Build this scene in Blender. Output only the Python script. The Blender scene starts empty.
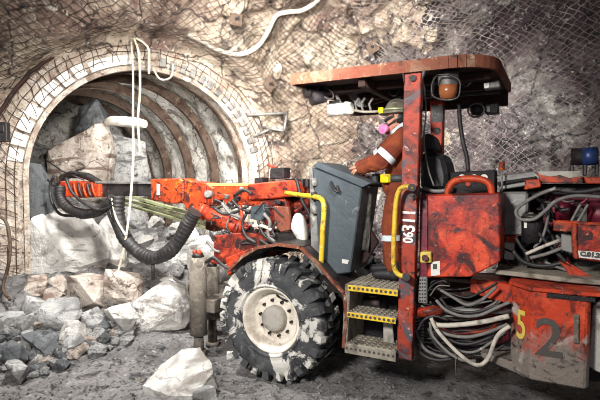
import bpy, bmesh, math, random
from mathutils import Vector, Matrix, noise, Euler
V = Vector
random.seed(11)
SC = bpy.context.scene
COL = SC.collection
PI = math.pi
# ------------------------------------------------------------------ camera
CAM_H, PITCH, F = 2.10, math.radians(2.4), 480.0
cam = bpy.data.cameras.new('camera'); cam.sensor_width = 36; cam.lens = 36 * F / 600; cam.clip_end = 200
co = bpy.data.objects.new('camera', cam); COL.objects.link(co)
co.location = (0, 0, CAM_H); co.rotation_euler = (PI / 2 - PITCH, 0, 0)
SC.camera = co
EYE = V((0, 0, CAM_H))
def ray(x, y):
    a, b = (x - 300) / F, (200 - y) / F
    return V((a, math.cos(PITCH) + b * math.sin(PITCH), -math.sin(PITCH) + b * math.cos(PITCH)))
def wp(x, y, Y):
    d = ray(x, y); return EYE + d * (Y / d.y)
# the rig's own frame: u along it (towards the tail), v across it (away), w up
YAW = math.radians(28)
U = V((math.cos(YAW), -math.sin(YAW), 0)); W2 = V((math.sin(YAW), math.cos(YAW), 0))
ORG = V((-0.33, 4.9, 0))
RIG_M = Matrix.Translation(ORG) @ Matrix.Rotation(-YAW, 4, 'Z')
def mp(x, y, v):
    d = ray(x, y); t = ((ORG - EYE).dot(W2) + v) / d.dot(W2)
    P = EYE + d * t - ORG
    return V((P.dot(U), v, P.z))
# ------------------------------------------------------------------ helpers
def sm(a, b, x):
    t = max(0.0, min(1.0, (x - a) / (b - a))); return t * t * (3 - 2 * t)
def tag(o, label=None, cat=None, group=None, kind=None):
    if label: o['label'] = label
    if cat: o['category'] = cat
    if group: o['group'] = group
    if kind: o['kind'] = kind
    return o
def empty(name, loc=(0, 0, 0), rz=0, parent=None):
    o = bpy.data.objects.new(name, None); COL.objects.link(o); o.empty_display_size = .1
    o.location = loc; o.rotation_euler = (0, 0, rz)
    if parent: o.parent = parent
    return o
def cr(pts, n=6):
    pts = [V(p) for p in pts]
    if len(pts) < 3: return pts
    out = []; P = [pts[0] * 2 - pts[1]] + pts + [pts[-1] * 2 - pts[-2]]
    for i in range(1, len(P) - 2):
        p0, p1, p2, p3 = P[i - 1:i + 3]
        for k in range(n):
            t = k / n
            out.append(.5 * ((2 * p1) + (p2 - p0) * t + (2 * p0 - 5 * p1 + 4 * p2 - p3) * t * t + (3 * p1 - p0 - 3 * p2 + p3) * t ** 3))
    out.append(pts[-1]); return out
class MB:
    def __init__(s): s.bm = bmesh.new()
    def box(s, c, d, rot=None, bev=.008):
        M = Matrix.Translation(c) @ (rot.to_matrix().to_4x4() if rot else Matrix()) @ Matrix.Diagonal((d[0], d[1], d[2], 1))
        r = bmesh.ops.create_cube(s.bm, size=1, matrix=M)
        if bev:
            e = list({e for v in r['verts'] for e in v.link_edges})
            bmesh.ops.bevel(s.bm, geom=e, offset=min(bev, min(d) * .3), segments=1, affect='EDGES')
        return s
    def prism(s, a, off, bev=.008):
        """polygon a (3-D points) pushed along off"""
        off = V(off); A = [s.bm.verts.new(p) for p in a]; B = [s.bm.verts.new(V(p) + off) for p in a]
        n = len(A); fs = [s.bm.faces.new(A), s.bm.faces.new(B[::-1])]
        for i in range(n): fs.append(s.bm.faces.new((A[i], B[i], B[(i + 1) % n], A[(i + 1) % n])))
        bmesh.ops.recalc_face_normals(s.bm, faces=fs)
        if bev:
            e = list({e for f in fs for e in f.edges})
            try: bmesh.ops.bevel(s.bm, geom=e, offset=bev, segments=1, affect='EDGES')
            except Exception: pass
        return s
    def pp(s, px, v, dep, bev=.008):
        return s.prism([mp(x, y, v) for x, y in px], (0, dep, 0), bev)
    def tube(s, pts, r, n=8, smooth=5, cap=True, rr=None):
        P = cr(pts, smooth) if smooth > 1 else [V(p) for p in pts]
        m = len(P); rings = []
        T = (P[1] - P[0]).normalized()
        N = T.orthogonal().normalized()
        for i in range(m):
            t = (P[min(i + 1, m - 1)] - P[max(i - 1, 0)])
            t = t.normalized() if t.length > 1e-9 else T
            N = (N - t * N.dot(t)); N = N.normalized() if N.length > 1e-6 else t.orthogonal().normalized()
            Bn = t.cross(N); q = rr(i / (m - 1)) * r if rr else r
            rings.append([s.bm.verts.new(P[i] + (N * math.cos(2 * PI * k / n) + Bn * math.sin(2 * PI * k / n)) * q) for k in range(n)])
        for i in range(m - 1):
            for k in range(n):
                f = s.bm.faces.new((rings[i][k], rings[i][(k + 1) % n], rings[i + 1][(k + 1) % n], rings[i + 1][k])); f.smooth = True
        if cap:
            s.bm.faces.new(rings[0][::-1]); s.bm.faces.new(rings[-1])
        return s
    def cyl(s, a, b, r, r2=None, n=16):
        r2 = r if r2 is None else r2
        return s.tube([a, b], 1, n, 1, True, lambda t: r + (r2 - r) * t)
    def lathe(s, prof, M=Matrix(), n=48, smooth=True, close=False):
        """prof: (radius, height) turned about local z"""
        R = []
        for r, h in prof:
            R.append([s.bm.verts.new(M @ V((r * math.cos(2 * PI * k / n), r * math.sin(2 * PI * k / n), h))) for k in range(n)] if r > 1e-6 else [s.bm.verts.new(M @ V((0, 0, h)))])
        L = list(zip(R, R[1:])) + ([(R[-1], R[0])] if close else [])
        for A, B in L:
            for k in range(n):
                q = [A[k % len(A)], A[(k + 1) % len(A)], B[(k + 1) % len(B)], B[k % len(B)]]
                q = [x for i, x in enumerate(q) if x not in q[:i]]
                if len(q) > 2:
                    f = s.bm.faces.new(q); f.smooth = smooth
        return s
    def ball(s, c, r, sc=(1, 1, 1), seg=16, rot=None):
        M = Matrix.Translation(c) @ (rot.to_matrix().to_4x4() if rot else Matrix()) @ Matrix.Diagonal((r * sc[0], r * sc[1], r * sc[2], 1))
        q = bmesh.ops.create_uvsphere(s.bm, u_segments=seg, v_segments=max(6, seg // 2), radius=1, matrix=M)
        for f in {f for v in q['verts'] for f in v.link_faces}: f.smooth = True
        return s
    def build(s, name, m, parent=None, recalc=True):
        if recalc: bmesh.ops.recalc_face_normals(s.bm, faces=s.bm.faces)
        me = bpy.data.meshes.new(name); s.bm.to_mesh(me); s.bm.free()
        o = bpy.data.objects.new(name, me); COL.objects.link(o)
        for q in (m if isinstance(m, (list, tuple)) else [m]): me.materials.append(q)
        if parent: o.parent = parent
        return o
def copy_tree(o, parent=None):
    c = o.copy(); COL.objects.link(c)
    if parent: c.parent = parent
    for ch in list(o.children): copy_tree(ch, c)
    return c
# ------------------------------------------------------------------ materials
def srgb(c):
    return tuple(((x / 255) / 12.92 if x / 255 <= .04045 else ((x / 255 + .055) / 1.055) ** 2.4) for x in c) + (1,)
def mat(name, base, layers=(), rough=.7, metal=0, bump=(), emit=None, rand=False, spec=.5, alpha=1):
    """base colour and layers of worn paint, dirt or rock colour over it.
    layers: (kind, colour, scale, lo, hi[, detail, distortion]); kind n=noise, v=crack lines, z=below a height"""
    m = bpy.data.materials.new(name); m.use_nodes = True; N = m.node_tree.nodes; L = m.node_tree.links
    b = N['Principled BSDF']; tc = N.new('ShaderNodeTexCoord'); vec = tc.outputs['Object']
    if rand:
        oi = N.new('ShaderNodeObjectInfo'); mu = N.new('ShaderNodeVectorMath'); mu.operation = 'SCALE'
        cx = N.new('ShaderNodeCombineXYZ'); L.new(oi.outputs['Random'], cx.inputs[0]); L.new(oi.outputs['Random'], cx.inputs[1])
        L.new(cx.outputs[0], mu.inputs[0]); mu.inputs['Scale'].default_value = 37
        ad = N.new('ShaderNodeVectorMath'); L.new(vec, ad.inputs[0]); L.new(mu.outputs[0], ad.inputs[1]); vec = ad.outputs[0]
    def nz(sc, det=6, dist=0, off=0):
        t = N.new('ShaderNodeTexNoise'); t.inputs['Scale'].default_value = sc; t.inputs['Detail'].default_value = det
        t.inputs['Roughness'].default_value = .65; t.inputs['Distortion'].default_value = dist
        mo = N.new('ShaderNodeVectorMath'); L.new(vec, mo.inputs[0]); mo.inputs[1].default_value = (off, off * .7, -off)
        L.new(mo.outputs[0], t.inputs['Vector']); return t.outputs['Fac']
    def mr(x, lo, hi):
        q = N.new('ShaderNodeMapRange'); q.inputs['From Min'].default_value = lo; q.inputs['From Max'].default_value = hi
        L.new(x, q.inputs['Value']); return q.outputs[0]
    cur = None; col0 = srgb(base)
    for i, ly in enumerate(layers):
        kind, c, scale, lo, hi = ly[:5]; det = ly[5] if len(ly) > 5 else 8; dist = ly[6] if len(ly) > 6 else 0
        if kind == 'n': f = mr(nz(scale, det, dist, i * 3.7), lo, hi)
        elif kind == 's':
            mp_ = N.new('ShaderNodeMapping'); mp_.inputs['Rotation'].default_value = (.5, .7, .3); mp_.inputs['Scale'].default_value = (scale, scale * .35, scale * 3.2)
            t = N.new('ShaderNodeTexNoise'); t.inputs['Scale'].default_value = 1; t.inputs['Detail'].default_value = det; t.inputs['Distortion'].default_value = dist
            L.new(vec, mp_.inputs['Vector']); L.new(mp_.outputs[0], t.inputs['Vector']); f = mr(t.outputs['Fac'], lo, hi)
        elif kind == 'v':
            t = N.new('ShaderNodeTexVoronoi'); t.feature = 'DISTANCE_TO_EDGE'; t.inputs['Scale'].default_value = scale
            w = N.new('ShaderNodeTexNoise'); w.inputs['Scale'].default_value = scale * 1.5; w.inputs['Detail'].default_value = 5
            L.new(vec, w.inputs['Vector']); mx = N.new('ShaderNodeMixRGB'); mx.inputs[0].default_value = dist or .3
            L.new(vec, mx.inputs[1]); L.new(w.outputs['Color'], mx.inputs[2]); L.new(mx.outputs[0], t.inputs['Vector'])
            f = mr(t.outputs['Distance'], hi, lo)
        else:
            sp = N.new('ShaderNodeSeparateXYZ'); L.new(vec, sp.inputs[0])
            a = N.new('ShaderNodeMath'); a.operation = 'MULTIPLY_ADD'; L.new(nz(scale, 8, 1), a.inputs[0]); a.inputs[1].default_value = -(dist or .6)
            L.new(sp.outputs['Z'], a.inputs[2]); f = mr(a.outputs[0], hi, lo)
        mx = N.new('ShaderNodeMixRGB'); L.new(f, mx.inputs[0]); mx.inputs[2].default_value = srgb(c)
        if cur: L.new(cur, mx.inputs[1])
        else: mx.inputs[1].default_value = col0
        cur = mx.outputs[0]
    if cur: L.new(cur, b.inputs['Base Color'])
    else: b.inputs['Base Color'].default_value = col0
    b.inputs['Roughness'].default_value = rough; b.inputs['Metallic'].default_value = metal
    b.inputs['Specular IOR Level'].default_value = spec
    prev = None
    for (sc, st, dist) in bump:
        bp = N.new('ShaderNodeBump'); bp.inputs['Strength'].default_value = st; bp.inputs['Distance'].default_value = dist
        L.new(nz(sc, 8, .3, 9), bp.inputs['Height'])
        if prev: L.new(prev, bp.inputs['Normal'])
        prev = bp.outputs[0]
    if prev: L.new(prev, b.inputs['Normal'])
    if emit:
        b.inputs['Emission Color'].default_value = srgb(emit[0]); b.inputs['Emission Strength'].default_value = emit[1]
    if alpha < 1: b.inputs['Alpha'].default_value = alpha
    return m
RB = ((3, .8, .2), (14, .9, .09), (60, .6, .02))
M = {}
M['wall'] = mat('rough mine rock', (188, 168, 148), [('n', (222, 208, 186), .9, .48, .62, 10, .6), ('n', (146, 120, 108), .5, .48, .60, 10, .4), ('n', (92, 76, 70), 2.2, .55, .66, 12, .8),
      ('n', (238, 228, 210), 3.4, .58, .68, 12, 1), ('v', (46, 38, 36), 1.5, .0, .03, 8, .35), ('n', (60, 50, 46), 8, .55, .66, 10, .5), ('n', (244, 236, 222), 12, .58, .68, 10, .5), ('n', (44, 36, 34), 17, .58, .67, 8, .4)], .9, 0, RB)
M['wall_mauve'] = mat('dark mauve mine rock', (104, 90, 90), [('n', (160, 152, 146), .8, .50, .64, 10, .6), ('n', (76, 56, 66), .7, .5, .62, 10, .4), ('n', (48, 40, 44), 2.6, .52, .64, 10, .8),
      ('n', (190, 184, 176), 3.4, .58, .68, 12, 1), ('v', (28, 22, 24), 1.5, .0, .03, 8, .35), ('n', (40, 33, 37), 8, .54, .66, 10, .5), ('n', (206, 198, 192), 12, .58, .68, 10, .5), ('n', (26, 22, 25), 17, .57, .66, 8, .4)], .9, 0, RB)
M['tunnel'] = mat('pale sprayed rock', (198, 192, 182), [('n', (226, 222, 214), 1.2, .45, .6, 10, .7), ('n', (128, 118, 110), 2, .54, .66, 10, 1.2), ('n', (84, 76, 70), 6, .57, .67, 10, .8), ('v', (80, 72, 66), 1.6, 0, .02, 8, .4), ('n', (240, 236, 230), 9, .58, .68, 8, .5)], .9, 0, RB)
M['collar'] = mat('sprayed concrete', (198, 184, 168), [('n', (160, 136, 120), 1.6, .46, .62, 10, .5), ('n', (112, 92, 80), 4, .54, .66, 10, .7), ('n', (228, 222, 212), 3, .54, .66, 8, .5), ('n', (70, 58, 52), 12, .57, .67, 10, .6), ('n', (240, 234, 226), 16, .6, .7, 8, .5)], .9, 0, ((6, .8, .1), (24, .8, .04)))
M['floor'] = mat('wet dark grit', (140, 137, 135), [('n', (108, 105, 104), 1.1, .45, .6, 10, .5), ('n', (156, 153, 150), 2.2, .54, .66, 12, .7), ('n', (62, 59, 60), 6, .52, .64, 10, .7), ('n', (184, 180, 176), 16, .58, .68, 10, .5), ('n', (46, 44, 45), 26, .56, .66, 8, .4)], .75, 0, ((5, .7, .1), (22, .9, .05), (70, .8, .02)))
M['rock'] = mat('pale fresh rock', (206, 203, 197), [('n', (164, 160, 155), 2.0, .48, .62, 10, 1.2), ('n', (226, 223, 218), 1.5, .54, .66, 8, .4), ('n', (124, 118, 112), 3.0, .60, .68, 12, 1.2), ('s', (140, 133, 126), 1.6, .57, .64, 8, .6), ('v', (140, 132, 124), 1.2, 0, .006, 8, .5), ('n', (110, 104, 98), 11, .64, .72, 10, .6)], .85, 0, ((3, .7, .1), (14, .8, .05), (60, .6, .015)), rand=True)
M['rock_tan'] = mat('tan rock', (192, 180, 168), [('n', (150, 136, 124), 2.4, .48, .62, 10, .7), ('n', (220, 208, 196), 1.7, .54, .66, 8, .4), ('n', (98, 84, 76), 4, .56, .66, 12, 1), ('s', (128, 108, 96), 1.8, .54, .62, 8, .6), ('v', (92, 80, 72), 1.4, 0, .014, 8, .5), ('n', (84, 72, 66), 11, .58, .68, 10, .6)], .85, 0, ((3, .7, .1), (14, .8, .05), (60, .6, .015)), rand=True)
M['rock_grey'] = mat('grey rock', (172, 171, 168), [('n', (126, 125, 124), 2.4, .48, .62, 10, .7), ('n', (206, 205, 202), 2.1, .55, .66, 8, .4), ('n', (78, 75, 74), 4, .55, .66, 12, .9), ('s', (104, 102, 100), 1.8, .54, .62, 8, .6), ('n', (70, 68, 66), 11, .58, .68, 10, .6)], .85, 0, ((3, .7, .1), (14, .8, .05), (60, .6, .015)), rand=True)
M['rock_dark'] = mat('dark slate rock', (88, 90, 92), [('n', (60, 62, 66), 2.4, .48, .62, 10, .7), ('n', (126, 128, 128), 3.1, .56, .66, 8, .4), ('n', (42, 42, 44), 7, .58, .68, 10, .9)], .8, 0, ((4, .5, .06), (22, .5, .03), (90, .4, .01)), rand=True)
PB = ((14, .25, .02), (60, .3, .006))
M['red'] = mat('worn red paint', (184, 60, 32), [('n', (132, 42, 26), 5, .46, .6, 10, .8), ('n', (52, 24, 22), 3.4, .53, .63, 10, .8), ('n', (212, 82, 46), 4, .58, .68, 8, .5), ('n', (36, 24, 24), 11, .57, .66, 10, .6), ('n', (188, 132, 108), 8, .62, .71, 10, 1)], .5, .1, PB, spec=.35)
M['red_panel'] = mat('scuffed red panel paint', (190, 56, 31), [('n', (212, 84, 46), 2.2, .5, .64, 8, .5), ('n', (112, 28, 24), 2.4, .43, .56, 5, .9), ('n', (58, 22, 22), 3.4, .49, .58, 6, 1.0), ('n', (48, 26, 26), 15, .57, .66, 10, .8), ('n', (226, 120, 84), 18, .63, .72, 8, .6)], .46, .05, PB, spec=.35)
M['red_dark'] = mat('oily red paint', (150, 50, 30), [('n', (90, 28, 22), 5, .44, .58, 10, .8), ('n', (42, 26, 24), 4, .5, .6, 10, .8), ('n', (206, 84, 52), 6, .58, .67, 8, .5), ('n', (30, 24, 24), 12, .54, .64, 10, .6), ('n', (170, 140, 120), 12, .62, .71, 10, 1)], .55, .1, PB, spec=.35)
M['orange'] = mat('bright orange paint', (180, 64, 26), [('n', (142, 44, 22), 3, .48, .62, 8, .5), ('n', (220, 108, 40), 2.6, .57, .68, 8, .5), ('n', (66, 30, 24), 5, .52, .62, 10, .8), ('n', (60, 32, 26), 13, .54, .64, 10, .6), ('n', (226, 150, 100), 17, .62, .71, 8, .4)], .48, .05, PB, spec=.35)
M['post'] = mat('rubbed red post paint', (156, 56, 36), [('n', (176, 96, 84), 3, .54, .66, 10, .7), ('n', (84, 38, 34), 4.2, .48, .60, 10, .8), ('n', (78, 76, 82), 3.6, .50, .58, 10, .8), ('n', (36, 28, 28), 12, .56, .66, 10, .6), ('n', (206, 160, 150), 15, .62, .7, 8, .5)], .55, .1, PB, spec=.35)
M['rim_red'] = mat('dusty red roof edge', (116, 66, 48), [('n', (110, 50, 38), 3, .5, .64, 8, .5), ('n', (138, 112, 92), 4, .52, .66, 10, .8), ('n', (66, 42, 36), 10, .56, .66, 10, .6), ('n', (188, 160, 138), 16, .6, .7, 8, .5)], .75, 0, PB, spec=.3)
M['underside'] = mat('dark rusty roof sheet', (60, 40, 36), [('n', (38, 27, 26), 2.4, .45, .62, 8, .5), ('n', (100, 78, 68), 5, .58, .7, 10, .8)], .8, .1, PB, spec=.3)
M['mudred'] = mat('red paint under dried mud', (182, 60, 34), [('n', (84, 28, 24), 3, .5, .62, 10, .8), ('n', (206, 82, 50), 3, .56, .68, 8, .5), ('z', (120, 110, 102), 2.6, .34, .50, 8, .9), ('n', (164, 156, 148), 4, .57, .68, 10, .8), ('n', (46, 36, 34), 9, .55, .66, 10, .8), ('n', (60, 52, 48), 20, .57, .68, 8, .5)], .75, .05, ((10, .6, .04), (50, .5, .012)), spec=.3)
M['mud'] = mat('dried pale mud', (170, 164, 154), [('n', (126, 120, 112), 4, .5, .64, 8, .8), ('n', (206, 202, 192), 5, .6, .7, 8, .5)], .9, 0, ((12, .6, .03), (60, .5, .01)))
M['steel'] = mat('dark oily steel', (58, 54, 54), [('n', (34, 31, 32), 5, .45, .62, 8, .5), ('n', (110, 104, 98), 8, .6, .7, 8, .5), ('n', (96, 52, 40), 4, .62, .72, 8, .5)], .5, .4, PB)
M['black'] = mat('black rubber hose', (34, 32, 32), [('n', (62, 58, 56), 7, .52, .66, 8, .5), ('n', (104, 98, 92), 12, .64, .74, 8, .5)], .55, 0, PB)
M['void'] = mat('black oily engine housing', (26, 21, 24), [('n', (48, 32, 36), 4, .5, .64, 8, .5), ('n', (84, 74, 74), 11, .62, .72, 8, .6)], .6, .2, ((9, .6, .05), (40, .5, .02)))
M['hose_grey'] = mat('dusty grey hose', (112, 108, 104), [('n', (92, 88, 84), 6, .48, .62, 8, .5), ('n', (186, 182, 174), 9, .6, .7, 8, .5)], .7, 0, PB)
M['hose_pale'] = mat('pale muddy hose', (184, 176, 162), [('n', (140, 134, 126), 7, .5, .62, 8, .6), ('n', (84, 78, 74), 12, .6, .7, 8, .6)], .75, 0, PB)
M['console'] = mat('blue grey cabinet paint', (70, 79, 84), [('n', (54, 62, 68), 2.6, .48, .64, 8, .5), ('n', (118, 120, 118), 5, .6, .72, 10, .8), ('n', (48, 50, 52), 12, .62, .72, 8, .6)], .5, .1, PB)
M['greymetal'] = mat('grey dusty metal', (128, 126, 122), [('n', (90, 86, 82), 4, .48, .62, 8, .5), ('n', (176, 172, 166), 7, .58, .7, 8, .6), ('n', (66, 60, 56), 12, .62, .72, 8, .5)], .6, .3, PB)
M['muddy_jack'] = mat('mud caked steel', (112, 104, 94), [('n', (84, 76, 68), 5, .48, .62, 8, .6), ('n', (150, 142, 130), 9, .58, .7, 8, .6), ('n', (58, 50, 46), 14, .6, .7, 8, .6)], .9, 0, ((20, .8, .03), (70, .5, .01)))
M['yellow'] = mat('yellow rail paint', (216, 180, 44), [('n', (176, 142, 40), 6, .5, .64, 8, .5), ('n', (84, 70, 44), 11, .57, .67, 8, .6), ('n', (226, 206, 130), 17, .6, .7, 8, .6)], .45, 0, PB)
M['tread'] = mat('worn grey step plate', (146, 138, 124), [('n', (92, 86, 78), 5, .46, .62, 8, .6), ('n', (172, 164, 148), 8, .58, .7, 8, .6), ('n', (122, 84, 52), 6, .62, .72, 8, .6)], .75, .2, PB)
M['tyre'] = mat('muddy black tyre', (64, 65, 66), [('n', (34, 35, 37), 4, .46, .62, 8, .5), ('n', (104, 104, 102), 7, .54, .66, 10, .7), ('n', (190, 186, 178), 3.0, .545, .575, 9, .7)], .8, 0, ((30, .5, .02), (90, .4, .006)))
M['rimwhite'] = mat('dirty white wheel paint', (220, 212, 198), [('n', (176, 162, 146), 4, .5, .66, 8, .6), ('n', (112, 92, 78), 9, .62, .72, 8, .6)], .55, 0, PB)
M['white'] = mat('white marking paint', (232, 228, 222), [('n', (190, 182, 176), 18, .55, .66, 8, .5)], .6)
M['ylw_mark'] = mat('yellow marking paint', (204, 180, 84), [('n', (170, 140, 70), 18, .58, .68, 8, .5)], .6)
M['mark_dark'] = mat('dark marking', (66, 60, 56), [('n', (110, 102, 96), 14, .55, .66, 8, .5)], .7)
M['label'] = mat('pale label', (206, 204, 196), [('n', (160, 156, 150), 20, .55, .68, 8, .5)], .5)
M['green'] = mat('grimy green feed rail', (166, 170, 130), [('n', (112, 112, 84), 5, .52, .66, 8, .5), ('n', (188, 190, 150), 8, .58, .7, 8, .5), ('n', (54, 48, 38), 12, .6, .7, 8, .5)], .5, .3, PB)
M['rope'] = mat('cream rope', (222, 214, 192), [('n', (180, 168, 144), 20, .5, .62, 8, .5)], .9)
M['wire_pale'] = mat('dusty mesh wire', (124, 114, 108), [('n', (96, 84, 80), 2, .48, .6, 6, .5), ('n', (196, 188, 178), 1.1, .55, .68, 6, .5)], .7, .2)
M['wire'] = mat('rusted mesh wire', (96, 82, 74), [('n', (48, 38, 34), 2, .48, .6, 6, .5), ('n', (150, 138, 124), 1.1, .55, .68, 6, .5)], .7, .3)
M['rust'] = mat('rust brown steel arch', (92, 77, 67), [('n', (66, 50, 42), 3, .48, .62, 8, .6), ('n', (150, 132, 116), 5, .58, .7, 8, .6), ('n', (44, 34, 30), 12, .57, .68, 8, .6)], .9, .05, PB, spec=.2)
M['amber'] = mat('amber beacon lens', (150, 88, 52), [('n', (104, 62, 40), 10, .5, .64, 8, .4)], .25)
M['skin'] = mat('skin', (190, 138, 112), [('n', (168, 112, 90), 8, .52, .66, 6, .4)], .55)
M['coverall'] = mat('rust orange work cloth', (128, 58, 28), [('n', (104, 40, 20), 5, .46, .62, 8, .7), ('n', (196, 88, 44), 7, .58, .7, 8, .6), ('n', (92, 44, 26), 11, .62, .7, 8, .6)], .9, 0, ((25, .5, .02), (120, .3, .004)))
M['silver'] = mat('silver reflective tape', (214, 222, 226), [('n', (168, 180, 186), 14, .55, .68, 6, .4)], .35, .1)
M['helmet'] = mat('scuffed dark helmet', (108, 102, 86), [('n', (74, 68, 58), 10, .5, .62, 8, .6), ('n', (196, 184, 154), 9, .58, .68, 8, .8)], .5)
M['pink'] = mat('pink filter', (232, 128, 176), [('n', (214, 92, 150), 14, .55, .68, 6, .4)], .6)
M['brightyellow'] = mat('bright yellow plastic', (240, 214, 20), (), .4)
M['blueband'] = mat('dark blue paint', (34, 56, 104), [('n', (24, 32, 60), 6, .48, .62, 8, .5)], .4, .1)
M['cloth_dark'] = mat('grimy dark cloth', (86, 82, 76), [('n', (56, 52, 48), 6, .46, .62, 8, .8), ('n', (124, 118, 108), 8, .58, .7, 8, .6)], .95, 0, ((18, .6, .04),))
M['seat'] = mat('black seat vinyl', (36, 36, 38), [('n', (60, 60, 60), 6, .54, .68, 8, .6)], .55, 0, PB)
M['bag'] = mat('white plastic', (226, 222, 212), [('n', (196, 186, 160), 7, .54, .66, 8, .6)], .4, 0, ((14, .5, .03),))
M['purple'] = mat('dark crimson paint', (116, 24, 46), [('n', (70, 18, 30), 4, .46, .62, 8, .5), ('n', (40, 20, 26), 8, .58, .7, 8, .5)], .45, .1, PB)
# ------------------------------------------------------------------ ground
AX = math.radians(30)
AA = V((-math.sin(AX), math.cos(AX), 0)); AB = V((math.cos(AX), math.sin(AX), 0))   # along / across the tunnel
AT = V((-math.sin(math.radians(44)), math.cos(math.radians(44)), 0))
AC = V((-2.82, 9.0, 0)); AR, AH = 2.07, 2.12
def ground(x, y):
    p = V((x, y, 0))
    h = .035 * noise.noise(p * .9) + .03 * noise.fractal(p * 3.1, 1, 2, 4) + .015 * noise.noise(p * 14)
    q = p - AC; da, sb = q.dot(AA), q.dot(AB)
    left = sm(-.9, -2.6, x) * sm(5.0, 6.6, y)
    h += .22 * left * (1 + .5 * noise.noise(p * 2.2)) + .16 * left * abs(noise.noise(p * 5))
    h += sm(-1.8, -.2, da) * (.30 if sb < 1 else .30) * sm(3.5, 2.2, abs(sb))
    if da > 0: sb = (q - AT * da / AT.dot(AA)).dot(AB)
    if da > -.2: h += sm(-.2, 3.6, da) * (2.0 * sm(1.3, -.9, sb) + .35)
    h -= .05 * math.exp(-((x + .35) / .5) ** 2) * sm(4.2, 3.9, y)
    return h
def hit_ground(px, py):
    d = ray(px, py); t = 2.5
    while t < 16:
        P = EYE + d * t
        if P.z < ground(P.x, P.y): return P
        t += .02
    return EYE + d * 8
def grid(nx, ny, f, name, m, kind='structure', skip=None):
    bm = bmesh.new(); G = [[bm.verts.new(f(i, j)) for j in range(ny)] for i in range(nx)]
    for i in range(nx - 1):
        for j in range(ny - 1):
            if skip and skip(G[i][j].co, i, j): continue
            q = bm.faces.new((G[i][j], G[i + 1][j], G[i + 1][j + 1], G[i][j + 1])); q.smooth = True
    loose = [v for v in bm.verts if not v.link_faces]; bmesh.ops.delete(bm, geom=loose, context='VERTS')
    me = bpy.data.meshes.new(name); bm.to_mesh(me); bm.free(); me.materials.append(m)
    o = bpy.data.objects.new(name, me); COL.objects.link(o); o['kind'] = kind; return o
def fl(i, j):
    x, y = -8.5 + .065 * i, 1.2 + .065 * j
    return V((x, y, ground(x, y)))
grid(260, 220, fl, 'floor', M['floor'])
# ------------------------------------------------------------------ rock walls
path = [V(p) for p in ((-7.6, 1.0, 0), (-7.2, 4.0, 0), (-6.2, 6.6, 0))] + [AC + AB * s for s in (-2.9, -1.5, 0, 1.5, 2.6)] + [V(p) for p in ((.9, 10.2, 0), (2.6, 9.1, 0), (4.6, 7.4, 0), (7.2, 5.6, 0), (9.5, 4.2, 0))]
PTH = cr(path, 24)
SL = [0]
for a, b in zip(PTH, PTH[1:]): SL.append(SL[-1] + (b - a).length)
SMAX = SL[-1]
def at_s(s):
    s = max(0, min(SMAX - 1e-4, s)); lo, hi = 0, len(SL) - 1
    while hi - lo > 1:
        md = (lo + hi) // 2
        if SL[md] <= s: lo = md
        else: hi = md
    t = (s - SL[lo]) / (SL[hi] - SL[lo]); P = PTH[lo].lerp(PTH[hi], t)
    T = (PTH[min(hi + 3, len(PTH) - 1)] - PTH[max(lo - 3, 0)]).normalized()
    return P, V((T.y, -T.x, 0))
TV, TR = 3.9, 2.0
def wall_base(s, t):
    P, n = at_s(s)
    z, off, nz_ = t - .4, 0, V(n)
    if t > TV:
        th = min((t - TV) / TR, PI / 2); z = TV - .4 + TR * math.sin(th); off = TR * (1 - math.cos(th))
        nz_ = n * math.cos(th) + V((0, 0, -math.sin(th)))
        ex = t - TV - TR * PI / 2
        if ex > 0: off += ex
    return P + n * off + V((0, 0, z)), nz_
def arch_dist(P):
    q = P - AC
    if abs(q.dot(AA)) > 1.6: return 9
    sb = q.dot(AB)
    return (math.hypot(sb, P.z - AH) if P.z > AH else abs(sb)) - AR
def bumpy(P, fine=True):
    d = .40 * noise.fractal(P * .5, 1, 2, 3)
    if fine:
        vd = noise.voronoi(P * 1.25 + noise.noise_vector(P * 1.1) * .35)[0]
        d += .34 * min(.45, vd[1] - vd[0]) - .09
        d += .15 * noise.fractal(P * 3.2, 1, 2.1, 4) + .06 * noise.fractal(P * 11, 1, 2, 2)
    ad = arch_dist(P)
    if ad < 3:
        k = sm(.30, 1.3, ad); d = d * (.15 + .85 * k) - .05 * (1 - k) + .42 * math.exp(-((ad - .85) / .3) ** 2) * (1 if P.z > 1.6 else .3)
    return d
STEP = .055
NX, NY = int(SMAX / STEP), int(9.2 / STEP)
def wl(i, j):
    P, n = wall_base(i * STEP, j * STEP); return P + n * bumpy(P)
S_SPLIT = next(s for s, p in zip(SL, PTH) if p.x > 1.6)
IS = int(S_SPLIT / STEP)
skip = lambda c, i, j: arch_dist(c) < .28
wa = grid(IS + 1, NY, wl, 'wall_left', M['wall'], skip=skip)
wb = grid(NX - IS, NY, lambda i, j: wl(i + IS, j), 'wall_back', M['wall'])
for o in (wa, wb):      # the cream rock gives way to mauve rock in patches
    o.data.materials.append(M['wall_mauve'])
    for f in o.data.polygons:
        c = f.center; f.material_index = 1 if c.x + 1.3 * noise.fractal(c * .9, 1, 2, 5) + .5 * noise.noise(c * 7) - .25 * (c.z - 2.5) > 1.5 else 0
def ce(i, j):
    x, y = -9 + .12 * i, -2 + .12 * j; P = V((x, y, 5.55)); return V((x, y, 5.62 + .35 * noise.fractal(P * .6, 1, 2, 4)))
grid(160, 75, ce, 'ceiling', M['wall'])
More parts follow.
